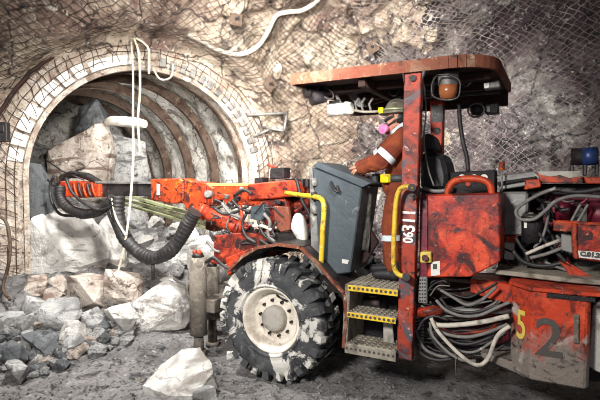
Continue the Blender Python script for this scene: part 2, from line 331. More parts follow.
# tunnel beyond the arch
def arch_pt(r, k, depth=0, n=None):
    """k 0..1 from the left foot over the crown to the right foot"""
    L = AH + PI * r + AH; q = k * L
    if q < AH: sb, z, nn = -r, q, V((-1, 0))
    elif q > AH + PI * r: sb, z, nn = r, L - q, V((1, 0))
    else:
        th = PI - (q - AH) / r; sb, z, nn = r * math.cos(th), AH + r * math.sin(th), V((math.cos(th), math.sin(th)))
    return AC + AB * sb + (AT if depth > 0 else AA) * depth + V((0, 0, z)), AB * nn.x + V((0, 0, nn.y))
def tl(i, j):
    dp = i * .09; P, n = arch_pt(AR + .16, j / 110, dp)
    return P - n * (.10 * noise.fractal(P * 2.2, 1, 2, 4) + .05 * noise.noise(P * 6) - .06 * math.sin(dp * PI / 1.15) ** 2)
grid(84, 111, tl, 'wall_tunnel', M['tunnel'])
def fc(i, j):
    sb, z = -2.3 + .1 * i, .1 * j; P = AC + AB * sb + AT * (6.0 - .2 * z) + V((0, 0, z))
    return P + AT * (.6 * noise.fractal(P * .8, 1, 2, 4) + .2 * noise.fractal(P * 3, 1, 2, 3))
grid(47, 46, fc, 'wall_heading', M['tunnel'])
# sprayed concrete collar round the mouth
bm = MB(); prof = [(-.06, .30), (-.02, -.10), (.02, -.16), (.20, -.17), (.40, -.14), (.50, -.06), (.54, .15)]
NK = 150; G = []
for i in range(NK + 1):
    row = []
    for r, dp in prof:
        P, n = arch_pt(AR + r, i / NK, dp)
        wob = noise.fractal(P * 2.4, 1, 2, 3) * .05 + noise.noise(P * 7) * .02
        row.append(bm.bm.verts.new(P + n * (wob if r > .1 else wob * .2) - AA * wob))
    G.append(row)
for i in range(NK):
    for j in range(len(prof) - 1):
        f = bm.bm.faces.new((G[i][j], G[i + 1][j], G[i + 1][j + 1], G[i][j + 1])); f.smooth = True
o = bm.build('trim_1', M['collar']); o['kind'] = 'structure'
# mesh wires lying on the collar
b = MB()
for r in (.10, .22, .34, .46):
    b.tube([arch_pt(AR + r, .03 + .94 * i / 80, -.20 + .03 * noise.noise(V((i * .3, r * 9, 0))) + (.08 if r > .4 else 0))[0] + V((0, 0, .04 * noise.noise(V((i * .5, r * 7, 2))))) for i in range(81)], .0065, 4, 1)
for i in range(1, 74):
    k = .03 + .94 * i / 74 + .002 * random.uniform(-1, 1)
    b.tube([arch_pt(AR + r, k + .0045 * random.uniform(-1, 1), -.20 + (.09 if r > .45 else 0))[0] for r in (.06, .2, .34, .50)], .0065, 4, 1)
wm_ = b.build('welded_mesh', M['rust'])
MB().tube([arch_pt(AR + .50 + .03 * noise.noise(V((i * .4, 0, 5))), .10 + .40 * i / 60, -.16)[0] for i in range(61)], .032, 6, 1).build('brow_shade_line', M['underside'], wm_)  # dark tube painting the shade line under the rock brow
tag(wm_, 'square welded wire mesh laid on the pale collar round the tunnel arch', 'wire mesh')
# steel arch ribs
def arch_beam(dp, r0, r1, wd, k0=.02, k1=.98, n=64):
    m = MB(); R = []
    for i in range(n + 1):
        k = k0 + (k1 - k0) * i / n; ring = []
        for r, d in ((r0, dp - wd / 2), (r0, dp + wd / 2), (r1, dp + wd / 2), (r1, dp - wd / 2)):
            ring.append(m.bm.verts.new(arch_pt(AR, k, d)[0] + arch_pt(AR, k, d)[1] * r))
        R.append(ring)
    for i in range(n):
        for j in range(4): m.bm.faces.new((R[i][j], R[i][(j + 1) % 4], R[i + 1][(j + 1) % 4], R[i + 1][j]))
    m.bm.faces.new(R[0]); m.bm.faces.new(R[-1][::-1]); return m
front = arch_beam(-.12, -.10, -.02, .10).build('steel_arch', M['collar'])
tag(front, 'foremost pale steel arch with lagging plates at the tunnel mouth', 'steel arch', 'steel arches in the tunnel')
PLT = [(.222 + .0225 * i, .0185, .22, 'label') for i in range(8)] + [(.405, .068, .17, 'label')] + [(.515 + .0175 * i, .011, .16, 'greymetal') for i in range(14)]
for k0, ln, hgt, mm in PLT:
    m = MB(); A = []; ns = 6 if ln > .03 else 1
    for q in range(ns):
        A = [arch_pt(AR, k0 + ln * (q + d) / ns, -.20)[0] + arch_pt(AR, k0 + ln * (q + d) / ns, -.2)[1] * r for r, d in ((.0, 0), (.0, 1), (hgt, 1), (hgt, 0))]
        m.prism(A, AA * .06, .01 if ns == 1 else 0)
    m.build('lagging_plate', M[mm], front)
ORD = ['second', 'third', 'fourth', 'fifth', 'sixth']
for i in range(5):
    rib = arch_beam(.30 + 1.08 * i, -.06, .12, .095).build('steel_arch', M['rust'])
    m = arch_beam(.30 + 1.08 * i - .08, -.09, -.06, .05); m.build('flange', M['rust'], rib)
    tag(rib, f'rust brown steel arch rib inside the tunnel, {ORD[i]} back from the mouth', 'steel arch', 'steel arches in the tunnel')
# chain link over the rock
def mesh_zone(name, s0, s1, t0, t1, label, pitch=.17, r=.0075, wm='wire'):
    cu = bpy.data.curves.new(name, 'CURVE'); cu.dimensions = '3D'; cu.bevel_depth = r; cu.bevel_resolution = 0; cu.resolution_u = 1
    def pt(s, t):
        s2 = s + .07 * noise.noise(V((s * .9, t * .9, 3))); t2 = t + .09 * noise.noise(V((s * .8, t * .8, 8)))
        P, n = wall_base(s2, t2)
        return P, P + n * (bumpy(P, False) + .12 + .05 * noise.noise(P * 1.7))
    def add(pts):
        if len(pts) < 3: return
        sp = cu.splines.new('POLY'); sp.points.add(len(pts) - 1)
        for q, p in zip(sp.points, pts): q.co = (*p, 1)
    for sl in (.75, -.75):
        c = s0 - (t1 - t0) / .75 - .2
        while c < s1 + (t1 - t0) / .75:
            run = []; n = int((t1 - t0) / .09)
            for i in range(n + 1):
                t = t0 + (t1 - t0) * i / n; s = c + (t - t0) / sl if sl > 0 else c + (t1 - t0) / .75 + (t - t0) / sl
                s += .022 * (1 if i % 2 else -1)
                ok = s0 <= s <= s1
                if ok:
                    P, Q = pt(s, t)
                    if arch_dist(P) < .55: ok = False
                if ok: run.append(Q)
                else: add(run); run = []
            add(run); c += pitch / .75
    o = bpy.data.objects.new(name, cu); COL.objects.link(o); me = bpy.data.meshes.new_from_object(o.evaluated_get(bpy.context.evaluated_depsgraph_get())); bpy.data.objects.remove(o)
    me.materials.clear(); me.materials.append(M[wm]); o = bpy.data.objects.new(name, me); COL.objects.link(o); return tag(o, label, 'wire mesh', 'chain link mesh on the rock')
sx = lambda x: next(s for s, p in zip(SL, PTH) if p.x > x)
mesh_zone('chain_link_mesh', sx(-7.1), sx(-3.2), .8, 7.8, 'chain link mesh over the brown rock left of and above the tunnel arch', .14, .0065)
mesh_zone('chain_link_mesh', sx(-3.15), sx(1.55), 1.2, 8.2, 'chain link mesh over the cream rock between the tunnel arch and the rig canopy', .13, .0055)
mesh_zone('chain_link_mesh', sx(1.6), sx(8.2), 1.0, 7.6, 'chain link mesh over the dark mauve rock behind the rear of the rig', .115, .005, 'wire_pale')
# ------------------------------------------------------------------ loose rocks
def rock_mesh(seed, sx_, sy_, sz_, n=16, bev=.025):
    rnd = random.Random(seed); bm = bmesh.new()
    for _ in range(n):
        v = V((rnd.gauss(0, 1), rnd.gauss(0, 1), rnd.gauss(0, 1))).normalized()
        m = max(abs(v.x), abs(v.y), abs(v.z)); v = v * (.45 + .55 / m) * .78 * rnd.uniform(.9, 1.05)
        bm.verts.new((v.x * sx_, v.y * sy_, v.z * sz_))
    r = bmesh.ops.convex_hull(bm, input=bm.verts)
    bmesh.ops.delete(bm, geom=list({x for x in r['geom_interior'] + r['geom_unused'] if isinstance(x, bmesh.types.BMVert)}), context='VERTS')
    bmesh.ops.bevel(bm, geom=list(bm.edges), offset=bev * min(sx_, sy_, sz_), segments=1, affect='EDGES')
    if max(sx_, sy_, sz_) > .12:
        bmesh.ops.triangulate(bm, faces=bm.faces)
        cut = 4 if max(sx_, sy_, sz_) > .35 else 2
        bmesh.ops.subdivide_edges(bm, edges=[e for e in bm.edges if e.calc_length() > .12 * max(sx_, sy_, sz_)], cuts=cut, use_grid_fill=True)
        a = .05 * max(sx_, sy_, sz_)
        for v in bm.verts:
            p = v.co / max(sx_, sy_, sz_) + V((seed * 1.7, 0, 0))
            v.co += v.co.normalized() * a * (.8 * noise.fractal(p * 2.5, 1, 2, 4) + .6 * noise.noise(p * 9) + .5 * abs(noise.noise(V((p.x * 2, p.y * 2, p.z * 9)))))
    xs = [v.co.x for v in bm.verts]; zs = [v.co.z for v in bm.verts]; ys = [v.co.y for v in bm.verts]
    kx, ky, kz = 2 * sx_ / (max(xs) - min(xs)), 2 * sy_ / (max(ys) - min(ys)), 2 * sz_ / (max(zs) - min(zs))
    cx, cy, cz = (max(xs) + min(xs)) / 2, (max(ys) + min(ys)) / 2, (max(zs) + min(zs)) / 2
    for v in bm.verts: v.co = V(((v.co.x - cx) * kx, (v.co.y - cy) * ky, (v.co.z - cz) * kz))
    bmesh.ops.recalc_face_normals(bm, faces=bm.faces)
    me = bpy.data.meshes.new('boulder'); bm.to_mesh(me); bm.free(); return me
def boulder(x0, x1, y0, y1, m, seed, label, Y=None, dep=.8, name='boulder', group=None, n=16, tilt=0, sink=.04):
    """a rock whose outline spans the picture box, resting on the ground or at depth Y"""
    xc = (x0 + x1) / 2
    if Y is None:
        P = hit_ground(xc, y1 - 2); Yc = P.y
    else: Yc = Y
    w = (x1 - x0) / F * Yc / 2; h = (y1 - y0) / F * Yc / 2
    me = rock_mesh(seed, w, w * dep, h * 1.03, n); me.materials.append(M[m])
    o = bpy.data.objects.new(name, me); COL.objects.link(o)
    C = wp(xc, (y0 + y1) / 2, Yc)
    o.location = C + V((0, w * dep * .5 if Y is None else 0, 0)); o.rotation_euler = (0, tilt, 0)
    return tag(o, label, 'rock', group)
B = boulder
B(34, 110, 206, 290, 'rock', 3, 'huge pale boulder filling the left half of the tunnel mouth', 8.3, .7, n=13)
B(42, 114, 124, 208, 'rock_tan', 28, 'broad cream rock bulge high in the tunnel above the drill head', 10.4, .7, n=20)
B(96, 150, 134, 212, 'rock_grey', 12, 'grey slanting rock slab in the tunnel behind the drill boom', 11.2, .5, n=16)
B(74, 112, 100, 150, 'rock_dark', 23, 'dark grey jagged rock near the crown of the tunnel', 11.4, .6)
B(27, 54, 164, 250, 'rock_dark', 31, 'upright dark slate slab just inside the left leg of the arch', 8.15, .5, n=11)
B(92, 128, 214, 290, 'rock', 5, 'pale tilted block right of the huge boulder in the tunnel mouth', 8.7, .7, n=12)
B(108, 150, 196, 232, 'rock_grey', 41, 'grey block below the drill rod in the tunnel', 10, .7)
B(122, 160, 228, 268, 'rock_grey', 42, 'grey green block inside the loop of the thick black hose', 9.4, .7)
B(150, 190, 236, 282, 'rock_grey', 43, 'grey block right of the hanging black hose loop', 8.9, .7)
B(168, 200, 222, 252, 'rock', 44, 'pale block deep on the right of the tunnel floor', 9.8, .7)
B(186, 222, 236, 284, 'rock', 45, 'white block behind the front stabilizer jack', 7.6, .6)
B(204, 232, 262, 306, 'rock', 46, 'white stone between the jacks and the front wheel', 6.9, .6)
B(60, 106, 276, 314, 'rock_tan', 51, 'large tan block below the huge boulder', None, .8, n=12)
B(103, 139, 270, 316, 'rock_tan', 52, 'tall tan block with a dark cleft beside the white blocks', None, .8)
B(130, 197, 282, 330, 'rock', 53, 'large white boulder left of the front jack', None, .7, n=13)
B(101, 138, 304, 336, 'rock', 54, 'smooth white rounded block in front of the tan block', None, .8)
bm = bmesh.new()
for (x, y, z) in ((143, 386, .09), (168, 396, .10), (191, 397, .07), (213, 373, .20), (212, 364, .26), (200, 347.5, .33), (183, 349, .31), (160, 366, .20)):
    P = wp(x, y, F * (CAM_H - z) / (y - 180)); bm.verts.new(P); bm.verts.new(V((P.x + (.05 if x > 195 else .0), P.y + .02, -.06)))
bmesh.ops.convex_hull(bm, input=bm.verts); bmesh.ops.triangulate(bm, faces=bm.faces)
for _ in range(3): bmesh.ops.subdivide_edges(bm, edges=[e for e in bm.edges if e.calc_length() > .05], cuts=1, use_grid_fill=True)
for v in bm.verts: v.co += V(noise.noise_vector(v.co * 5)) * .016 + V(noise.noise_vector(v.co * 15)) * .008 + V((0, 0, .012 * noise.noise(v.co * 9)))
cc = V((-1.15, 4.65, 0)); bmesh.ops.translate(bm, verts=bm.verts, vec=-cc); bmesh.ops.recalc_face_normals(bm, faces=bm.faces)
me = bpy.data.meshes.new('boulder'); bm.to_mesh(me); bm.free(); me.materials.append(M['rock']); o = bpy.data.objects.new('boulder', me); COL.objects.link(o); o.location = cc
tag(o, 'big white flat topped slab lying closest in front of the front wheel', 'rock')
B(192, 218, 388, 404, 'rock_grey', 56, 'grey chip at the right foot of the big white slab', None, .8)
B(204, 216, 376, 390, 'rock_grey', 57, 'small grey stone tucked against the big white slab', None, .8)
B(24, 46, 276, 296, 'rock_tan', 61, 'tan stone at the foot of the left arch leg', None, .8)
B(46, 66, 276, 298, 'rock_tan', 62, 'tan stone between the arch leg and the large tan block', None, .8)
B(40, 62, 288, 306, 'rock_tan', 63, 'small tan wedge stone just left of the large tan block', None, .8)
B(8, 48, 296, 326, 'rock_grey', 64, 'flat grey rock at the foot of the left collar', None, .8)
B(38, 78, 302, 334, 'rock_grey', 65, 'wide grey rock in the middle of the left rubble', None, .8)
B(76, 102, 310, 334, 'rock_grey', 66, 'grey cube shaped rock left of the smooth white block', None, .8)
B(-6, 20, 312, 334, 'rock_grey', 67, 'grey rock cut by the left border of the view', None, .8)
B(16, 34, 314, 336, 'rock_grey', 68, 'small grey rock in front of the flat grey rock', None, .8)
B(56, 84, 322, 350, 'rock', 69, 'pale wedge of rock leaning in the front of the left rubble', None, .8)
B(18, 56, 334, 358, 'rock_dark', 71, 'dark flat rock in the front of the left rubble', None, .8)
B(-4, 24, 344, 372, 'rock_dark', 73, 'dark rock low at the left border of the view', None, .8)
B(60, 84, 336, 356, 'rock_grey', 74, 'grey stone in front of the pale wedge', None, .8)
B(0, 26, 362, 384, 'rock_grey', 75, 'grey rock nearest the lower left corner', None, .8)
B(226, 238, 352, 362, 'rock', 76, 'small white stone against the front tyre tread', None, .8)
protos = []
for i in range(7):
    me = rock_mesh(200 + i, 1, random.uniform(.7, 1), random.uniform(.5, .75), 14, .06); me.materials.append(M[('rock_grey', 'rock', 'rock_dark', 'rock_grey', 'rock_dark', 'rock_tan', 'rock_grey')[i]]); protos.append(me)
rnd = random.Random(5)
zones = [((-5, 135, 318, 378), 130, (.04, .12), 'small angular rubble stone in the heap at lower left', 'rubble in the lower left heap'),
         ((100, 200, 300, 345), 26, (.03, .08), 'small rubble stone lying among the white boulders', 'rubble among the white boulders'),
         ((215, 260, 300, 350), 0, (.03, .07), '', ''),
         ((110, 330, 345, 400), 26, (.015, .04), 'small stone scattered on the dark ground before the rig', 'stones on the open ground')]
for (x0, x1, y0, y1), cnt, (r0, r1), lab, grp in zones:
    for _ in range(cnt):
        px, py = rnd.uniform(x0, x1), rnd.uniform(y0, y1)
        if lab.endswith('left') and py > 392 - px * .38: py = rnd.uniform(y0, max(y0 + 4, 392 - px * .38))
        P = hit_ground(px, py); s = rnd.uniform(r0, r1)
        o = bpy.data.objects.new('rubble_stone', protos[rnd.randrange(7)]); COL.objects.link(o)
        o.location = P + V((0, 0, s * .35)); o.scale = (s, s, s); o.rotation_euler = (rnd.uniform(-.4, .4), rnd.uniform(-.4, .4), rnd.uniform(0, 6.28))
        tag(o, lab, 'stone', grp)
# rubble heap lying in the tunnel
k = 0
for (px, py, Y, s, m) in [(140, 275, 8.6, .16, 'rock'), (128, 262, 8.9, .14, 'rock_grey'), (165, 284, 8.2, .15, 'rock'), (176, 270, 8.5, .16, 'rock_grey'), (150, 286, 8.1, .12, 'rock_grey'),
                          (186, 258, 8.8, .17, 'rock'), (198, 246, 9.0, .14, 'rock_grey'), (140, 216, 10.2, .2, 'rock_grey'), (155, 222, 9.9, .18, 'rock'), (112, 204, 10.4, .2, 'rock'), (172, 232, 9.6, .16, 'rock_grey'),
                          (206, 240, 9.2, .14, 'rock'), (216, 232, 9.4, .13, 'rock_grey'), (118, 226, 9.6, .16, 'rock_grey'), (146, 240, 9.2, .14, 'rock'), (160, 246, 9.1, .15, 'rock_grey')]:
    me = rock_mesh(300 + k, s, s * .9, s * .75, 14); me.materials.append(M[m]); k += 1
    o = bpy.data.objects.new('rubble_stone', me); COL.objects.link(o); o.location = wp(px, py, Y)
    tag(o, 'pale broken block in the muck heap on the tunnel floor', 'stone', 'muck heap blocks in the tunnel')
# grit
g = MB(); rnd = random.Random(9)
for _ in range(2600):
    px, py = rnd.uniform(-10, 420), 320 + 90 * rnd.random() ** .8
    P = hit_ground(px, py); r = rnd.uniform(.006, .022)
    q = bmesh.ops.create_icosphere(g.bm, subdivisions=1, radius=r, matrix=Matrix.Translation(P + V((0, 0, r * .3))) @ Euler((rnd.random() * 3, rnd.random() * 3, 0)).to_matrix().to_4x4() @ Matrix.Diagonal((1, rnd.uniform(.5, 1), rnd.uniform(.4, .8), 1)))
tag(g.build('gravel', M['floor'], recalc=False), 'fine dark gravel strewn over the wet ground', 'gravel', kind='stuff')
# ------------------------------------------------------------------ things on the walls
def wall_hit(px, py, off=.1):
    """where the sight line meets the rock"""
    d = ray(px, py); best = None; t = 6.0
    while t < 14:
        P = EYE + d * t
        # distance in front of the wall path
        i = min(range(0, len(PTH), 2), key=lambda k: (PTH[k] - V((P.x, P.y, 0))).length_squared)
        bs, n = at_s(SL[i]); o = (V((P.x, P.y, 0)) - bs).dot(n)
        z = P.z + .4; w_off = 0
        if z > TV:
            q = min(.999, (z - TV) / TR); w_off = TR * (1 - math.sqrt(1 - q * q))
        w_off += bumpy(bs + n * w_off + V((0, 0, P.z)))
        if o < w_off + off: return P, n
        t += .03
    return EYE + d * 9, V((0, -1, 0))
pts = [wall_hit(x, y, .34)[0] for x, y in ((188, 34), (205, 43), (224, 52), (242, 54), (258, 46), (268, 32), (276, 16), (288, 12), (300, 11), (312, 5), (322, -4))]
tag(MB().tube(pts, .045, 10, 6).build('air_hose', M['hose_pale']), 'long cream air hose drooping in a curve on the rock above the tunnel', 'hose')
for i, (px, py, lab) in enumerate([(160, 15, 'rusty square bolt plate on the rock above the tunnel crown'), (236, 19, 'rusty square bolt plate above the drooping air hose'),
                                   (270, 84, 'rusty square bolt plate between the tunnel arch and the canopy'), (373, 47, 'dark square bolt plate on the rock just above the canopy')]):
    P, n = wall_hit(px, py, .20); a = empty('rock_bolt', P); a.rotation_euler = n.to_track_quat('Z', 'Y').to_euler()
    MB().box((0, 0, 0), (.24, .24, .02), Euler((0, 0, .5 + i))).build('plate', M['rust'], a)
    MB().cyl((0, 0, 0), (0, 0, .06), .03, .03, 6).build('nut', M['steel'], a)
    MB().cyl((0, 0, -.4), (0, 0, .12), .012).build('bar', M['steel'], a)
    tag(a, lab, 'rock bolt', 'rock bolts with plates')
a = empty('bar_bracket', (0, 0, 0)); Pb = [wall_hit(x, y, .28)[0] for x, y in ((247, 115), (287, 113), (250, 138), (289, 121), (262, 127), (284, 131))]
for i, j in ((0, 1), (2, 3), (4, 5), (1, 5)): MB().tube([Pb[i], Pb[j]], .03, 6, 1).build('bar', M['greymetal'], a)
tag(a, 'bent grey steel bars sticking from the rock right of the tunnel arch', 'bracket')
R1 = [wp(*p) for p in ((131, 40, 8.5), (133, 70, 8.0), (133, 120, 7.3), (133, 165, 6.7), (129, 215, 6.5), (124, 248, 6.55), (118, 272, 6.7))]
tag(MB().tube(R1, .017, 6, 6).build('rope', M['rope']), 'long cream rope hanging from the arch crown down to the rocks', 'rope')
R2 = [wp(*p) for p in ((134, 38, 8.5), (139, 55, 8.4), (140, 90, 8.4), (138, 120, 8.4), (140, 152, 8.4))]
tag(MB().tube(R2, .022, 6, 6).build('rope', M['rope']), 'shorter cream rope hanging from the crown and ending above the drill rod', 'rope')
R3 = [wp(*p) for p in ((136, 38, 8.5), (145, 44, 8.45), (149, 52, 8.4), (149, 74, 8.5))]
tag(MB().tube(R3, .022, 6, 6).build('rope', M['rope']), 'short loose rope end curling right at the arch crown', 'rope')
tag(MB().tube([wp(107, 122, 10.3), wp(114, 121, 10.2), wp(136, 123, 10.0), wp(145, 124, 9.9)], .11, 12, 5, rr=lambda t: .75 + .25 * math.sin(PI * min(1, max(0, t)))).build('air_duct', M['bag']), 'short white horizontal duct under the tunnel crown behind the ropes', 'duct')
tag(MB().tube([wp(152, 66, 8.65), wp(160, 79, 8.6), wp(171, 77, 8.65), wp(173, 64, 8.75)], .02, 6, 5).build('bent_rod', M['hose_pale']), 'thin bent pale rod across the arch crown right of the ropes', 'rod')
P = wp(3, 132, 6.95)
a = empty('junction_box', P); MB().box((0, 0, 0), (.16, .10, .28)).build('body', M['black'], a); MB().box((0, -.055, .04), (.10, .02, .10)).build('cover', M['steel'], a)
tag(a, 'small black box on the rock at the left border beside the arch', 'junction box')
tag(MB().tube([wp(-4, 214, 6.9), wp(6, 222, 6.85), wp(10, 240, 6.8), wp(9, 262, 6.8), wp(3, 288, 6.75), wp(10, 300, 6.6)], .022, 6, 6).build('cable', M['rust']), 'thin rust cable hanging down the left side of the collar', 'cable')
# ------------------------------------------------------------------ the rig
RIG = empty('drill_rig', ORG, -YAW)
tag(RIG, 'red low-profile mine drilling rig with roof canopy, boom and big muddy wheel', 'drilling rig')
def part(mb, name, m, parent=None, label=None):
    o = mb.build(name, M[m] if isinstance(m, str) else m, parent or RIG)
    if label: o['label'] = label
    return o
def ltube(px, v, r, n=8, s=5):
    """tube through picture points lying at cross positions v (one value, or one each)"""
    vs = v if isinstance(v, (list, tuple)) else [v] * len(px)
    return MB().tube([mp(x, y, q) for (x, y), q in zip(px, vs)], r, n, s)
# --- wheel
RW = .64
MW = Matrix.Translation((0, 0, RW)) @ Matrix.Rotation(-PI / 2, 4, 'X')   # local z -> +v
def wheel():
    t = MB(); N = 72
    t.lathe([(.335, .07), (.345, .035), (.40, .005), (.47, -.005), (.53, .005), (.575, .03), (.60, .07), (.60, .35), (.575, .39), (.53, .415), (.47, .425), (.40, .415), (.345, .385), (.335, .35)], Matrix.Rotation(-PI / 2, 4, 'X'), N)
    t.lathe([(.352, .03), (.362, .0), (.376, .0), (.384, .012)], Matrix.Rotation(-PI / 2, 4, 'X'), N)
    for k in range(26):
        for sd in (0, 1):
            a = 2 * PI * (k + .5 * sd) / 26
            Rm = Matrix.Rotation(a, 4, 'Y')
            y0, y1, y2 = (-.005, .05, .23) if sd == 0 else (.425, .37, .19)
            sk = .045
            P = [(-.034, y0 + (.012 if sd == 0 else -.012), .545), (.034, y0 + (.012 if sd == 0 else -.012), .545), (.038, y1, .655), (-.038, y1, .655)]
            A = [t.bm.verts.new(Rm @ V(p)) for p in ((-.036, y0, .53), (.036, y0, .53), (.04, y0, .615), (-.04, y0, .615))]
            Bq = [t.bm.verts.new(Rm @ V(p)) for p in ((-.034, y1, .59), (.034, y1, .59), (.036, y1, .645), (-.036, y1, .645))]
            C = [t.bm.verts.new(Rm @ V(p)) for p in ((-.03 + sk, y2, .59), (.03 + sk, y2, .59), (.03 + sk, y2, .64), (-.03 + sk, y2, .64))]
            t.bm.faces.new(A); t.bm.faces.new(C[::-1])
            for X, Y in ((A, Bq), (Bq, C)):
                for i in range(4): t.bm.faces.new((X[i], X[(i + 1) % 4], Y[(i + 1) % 4], Y[i]))
    r = MB(); MX = Matrix.Rotation(-PI / 2, 4, 'X')
    r.lathe([(.335, .36), (.335, .075), (.352, .045), (.338, .032), (.315, .05), (.305, .075), (.285, .10), (.275, .17), (.255, .19), (.20, .175), (.15, .165), (.10, .165), (0, .165)], MX, 56)
    wo = r.build('wheel', M['rimwhite'], RIG)
    t.build('tyre', M['tyre'], wo)
    h = MB().lathe([(.135, .18), (.135, .10), (.125, .075), (.10, .065), (.06, .062), (0, .06)], MX, 32); h.build('hub', M['mud'], wo)
    for k in range(10):
        a = 2 * PI * k / 10 + .2; c = V((.19 * math.cos(a), .17, .19 * math.sin(a)))
        MB().cyl(c, c + V((0, -.035, 0)), .016, .016, 6).build('lug_nut', M['steel'], wo)
    MB().tube([(-.06, .16, .235), (-.02, .12, .245), (.04, .12, .24), (.07, .16, .225)], .012, 6, 4).build('valve', M['steel'], wo)
    wo.location = (0, 0, RW); return wo
w1 = wheel(); w1.rotation_euler = (0, .3, 0); w1['label'] = 'big front wheel with mud splashed tyre and dirty white rim'
w2 = copy_tree(w1, RIG); w2.matrix_local = Matrix.Translation((0, 2.1, RW)) @ Matrix.Rotation(PI, 4, 'Z'); w2['label'] = 'far side front wheel'
w3 = copy_tree(w1, RIG); w3.location = (3.85, 0.25, RW); w3['label'] = 'near side rear wheel'
w4 = copy_tree(w1, RIG); w4.matrix_local = Matrix.Translation((3.85, 2.1, RW)) @ Matrix.Rotation(PI, 4, 'Z'); w4['label'] = 'far side rear wheel'
# --- frame
def bx(u0, u1, v0, v1, w0, w1_): return MB().box(((u0 + u1) / 2, (v0 + v1) / 2, (w0 + w1_) / 2), (u1 - u0, v1 - v0, w1_ - w0), None, .012)
part(bx(-.62, 2.0, .62, 1.5, .50, .86), 'chassis', 'steel')
part(MB().cyl((0, .4, RW), (0, 1.8, RW), .12), 'axle', 'steel')
part(MB().cyl((3.85, .6, RW), (3.85, 1.8, RW), .12), 'axle', 'steel')
part(bx(2.0, 4.6, .62, 1.6, .55, 1.0), 'rear_chassis', 'steel')
# fender over the front wheel
fp = [mp(x, y, 0) for x, y in ((229, 272), (243, 258), (258, 249), (278, 246), (300, 249), (318, 266), (333, 284), (343, 294), (345, 318), (342, 347))]
m = MB()
for i in range(len(fp) - 1):
    a, b_ = fp[i], fp[i + 1]; nrm = V((-(b_ - a).z, 0, (b_ - a).x)).normalized() * .022
    m.prism([a, b_, b_ + nrm, a + nrm], (0, .55, 0), 0)
fe = part(m, 'fender', 'steel')
m = MB()
for a, b_ in zip(fp, fp[1:]):
    nrm = V((-(b_ - a).z, 0, (b_ - a).x)).normalized() * .03; m.prism([a - V((0, .01, 0)), b_ - V((0, .01, 0)), b_ + nrm - V((0, .01, 0)), a + nrm - V((0, .01, 0))], (0, .03, 0), 0)
m.build('fender_edge', M['rim_red'], fe)
# red front bolster and plates behind the wheel
part(MB().pp([(213, 236), (236, 233), (268, 234), (268, 258), (238, 264), (214, 264)], .55, .5), 'front_bolster', 'red_dark')
part(MB().pp([(238, 234), (310, 232), (318, 262), (300, 252), (262, 250), (240, 258)], .62, .6), 'boom_base', 'steel')
part(MB().pp([(225, 258), (252, 248), (262, 250), (242, 262), (228, 276)], .40, .1), 'front_plate', 'red')
# stabilizer jacks
for (x, y0, y1, r, v, u) in ((198, 257, 334, .105, .30, 0), (212, 266, 318, .095, .62, 0)):
    a, b_ = mp(x, y0, v), mp(x, y1, v); b_ = V((a.x, v, b_.z))
    j = part(MB().cyl(a, b_, r, r, 20), 'stabilizer_jack', 'muddy_jack', None, 'mud caked vertical jack cylinder')
    MB().cyl(a, a + V((0, 0, .05)), r * .7, r * .55, 12).build('cap', M['steel'], j)
    for q in (-.03, .035): MB().ball(a + V((q, -.02, .06)), .03).build('fitting', M['red'], j)
    MB().cyl(b_, V((b_.x, v, .02)), r * .55, r * .6, 14).build('rod', M['muddy_jack'], j)
    MB().cyl(V((b_.x, v, .05)), V((b_.x, v, .005)), r * .85, r * .95, 16).build('foot', M['muddy_jack'], j)
    MB().tube([(a.x - r, v - .02, a.z - .30), (a.x - r - .035, v - .03, a.z - .36), (a.x - r - .035, v - .03, a.z - .46), (a.x - r, v - .02, a.z - .52)], .022, 6, 4).build('bracket', M['muddy_jack'], j)
    MB().box((a.x + .12, v + .2, b_.z + .35), (.2, .35, .16)).build('mount', M['muddy_jack'], j)
part(ltube([(206, 262), (214, 258), (224, 266), (236, 272)], .3, .02), 'hose', 'black')
# --- boom
VB = .85
part(MB().pp([(150, 179), (180, 178.5), (183, 181), (183, 200), (175, 204), (151, 200)], VB - .12, .3, .012), 'boom_head', 'orange')
part(MB().prism([mp(x, y, VB - .125) for x, y in ((157, 184), (160, 184), (160, 195), (157, 195))], (0, -.004, 0), 0), 'label_plate', 'white')
part(MB().pp([(180, 180), (206, 183), (213, 188), (212, 206), (200, 206), (196, 213), (188, 213), (184, 205), (180, 200)], VB - .08, .24, .012), 'knuckle', 'orange')
part(MB().cyl(mp(191, 209, VB - .11), mp(191, 209, VB - .11) + V((0, .3, 0)), .035), 'pivot_pin', 'steel')
part(MB().pp([(205, 183.5), (248, 184), (262, 187), (262, 208), (240, 205), (222, 200), (206, 201)], VB - .05, .22, .012), 'boom_arm', 'orange')
part(MB().pp([(217, 194), (237, 195), (235, 205), (229, 207)], VB - .075, .03, .004), 'boom_gusset', 'orange', None, 'yellow orange side gusset')
part(MB().pp([(202, 186), (205, 186), (206, 203), (202, 203)], VB - .12, .28), 'collar_plate', 'red')
part(MB().cyl(mp(207, 194, VB - .16), mp(213, 194, VB - .02), .045), 'swivel', 'greymetal')
part(MB().pp([(247, 184), (268, 182), (290, 180), (296, 183), (296, 196), (268, 199), (248, 200)], VB - .12, .34, .015), 'boom_pivot', 'red')
part(MB().pp([(262, 192), (284, 192), (291, 236), (262, 236)], VB - .05, .4, .015), 'boom_tower', 'red_dark')
part(MB().pp([(273, 206), (288, 207), (291, 230), (280, 232), (275, 226)], VB - .30, .05), 'valve_cover', 'rim_red')
part(MB().cyl(mp(200, 211, VB), mp(210, 216, VB), .055), 'cylinder_rod', 'greymetal')
lc = part(MB().cyl(mp(204, 212, VB - .1), mp(247, 232, VB - .1), .092, .092, 20), 'lift_cylinder', 'red')
MB().cyl(mp(202, 211, VB - .1), mp(206, 213, VB - .1), .105, .105, 20).build('gland', M['red'], lc)
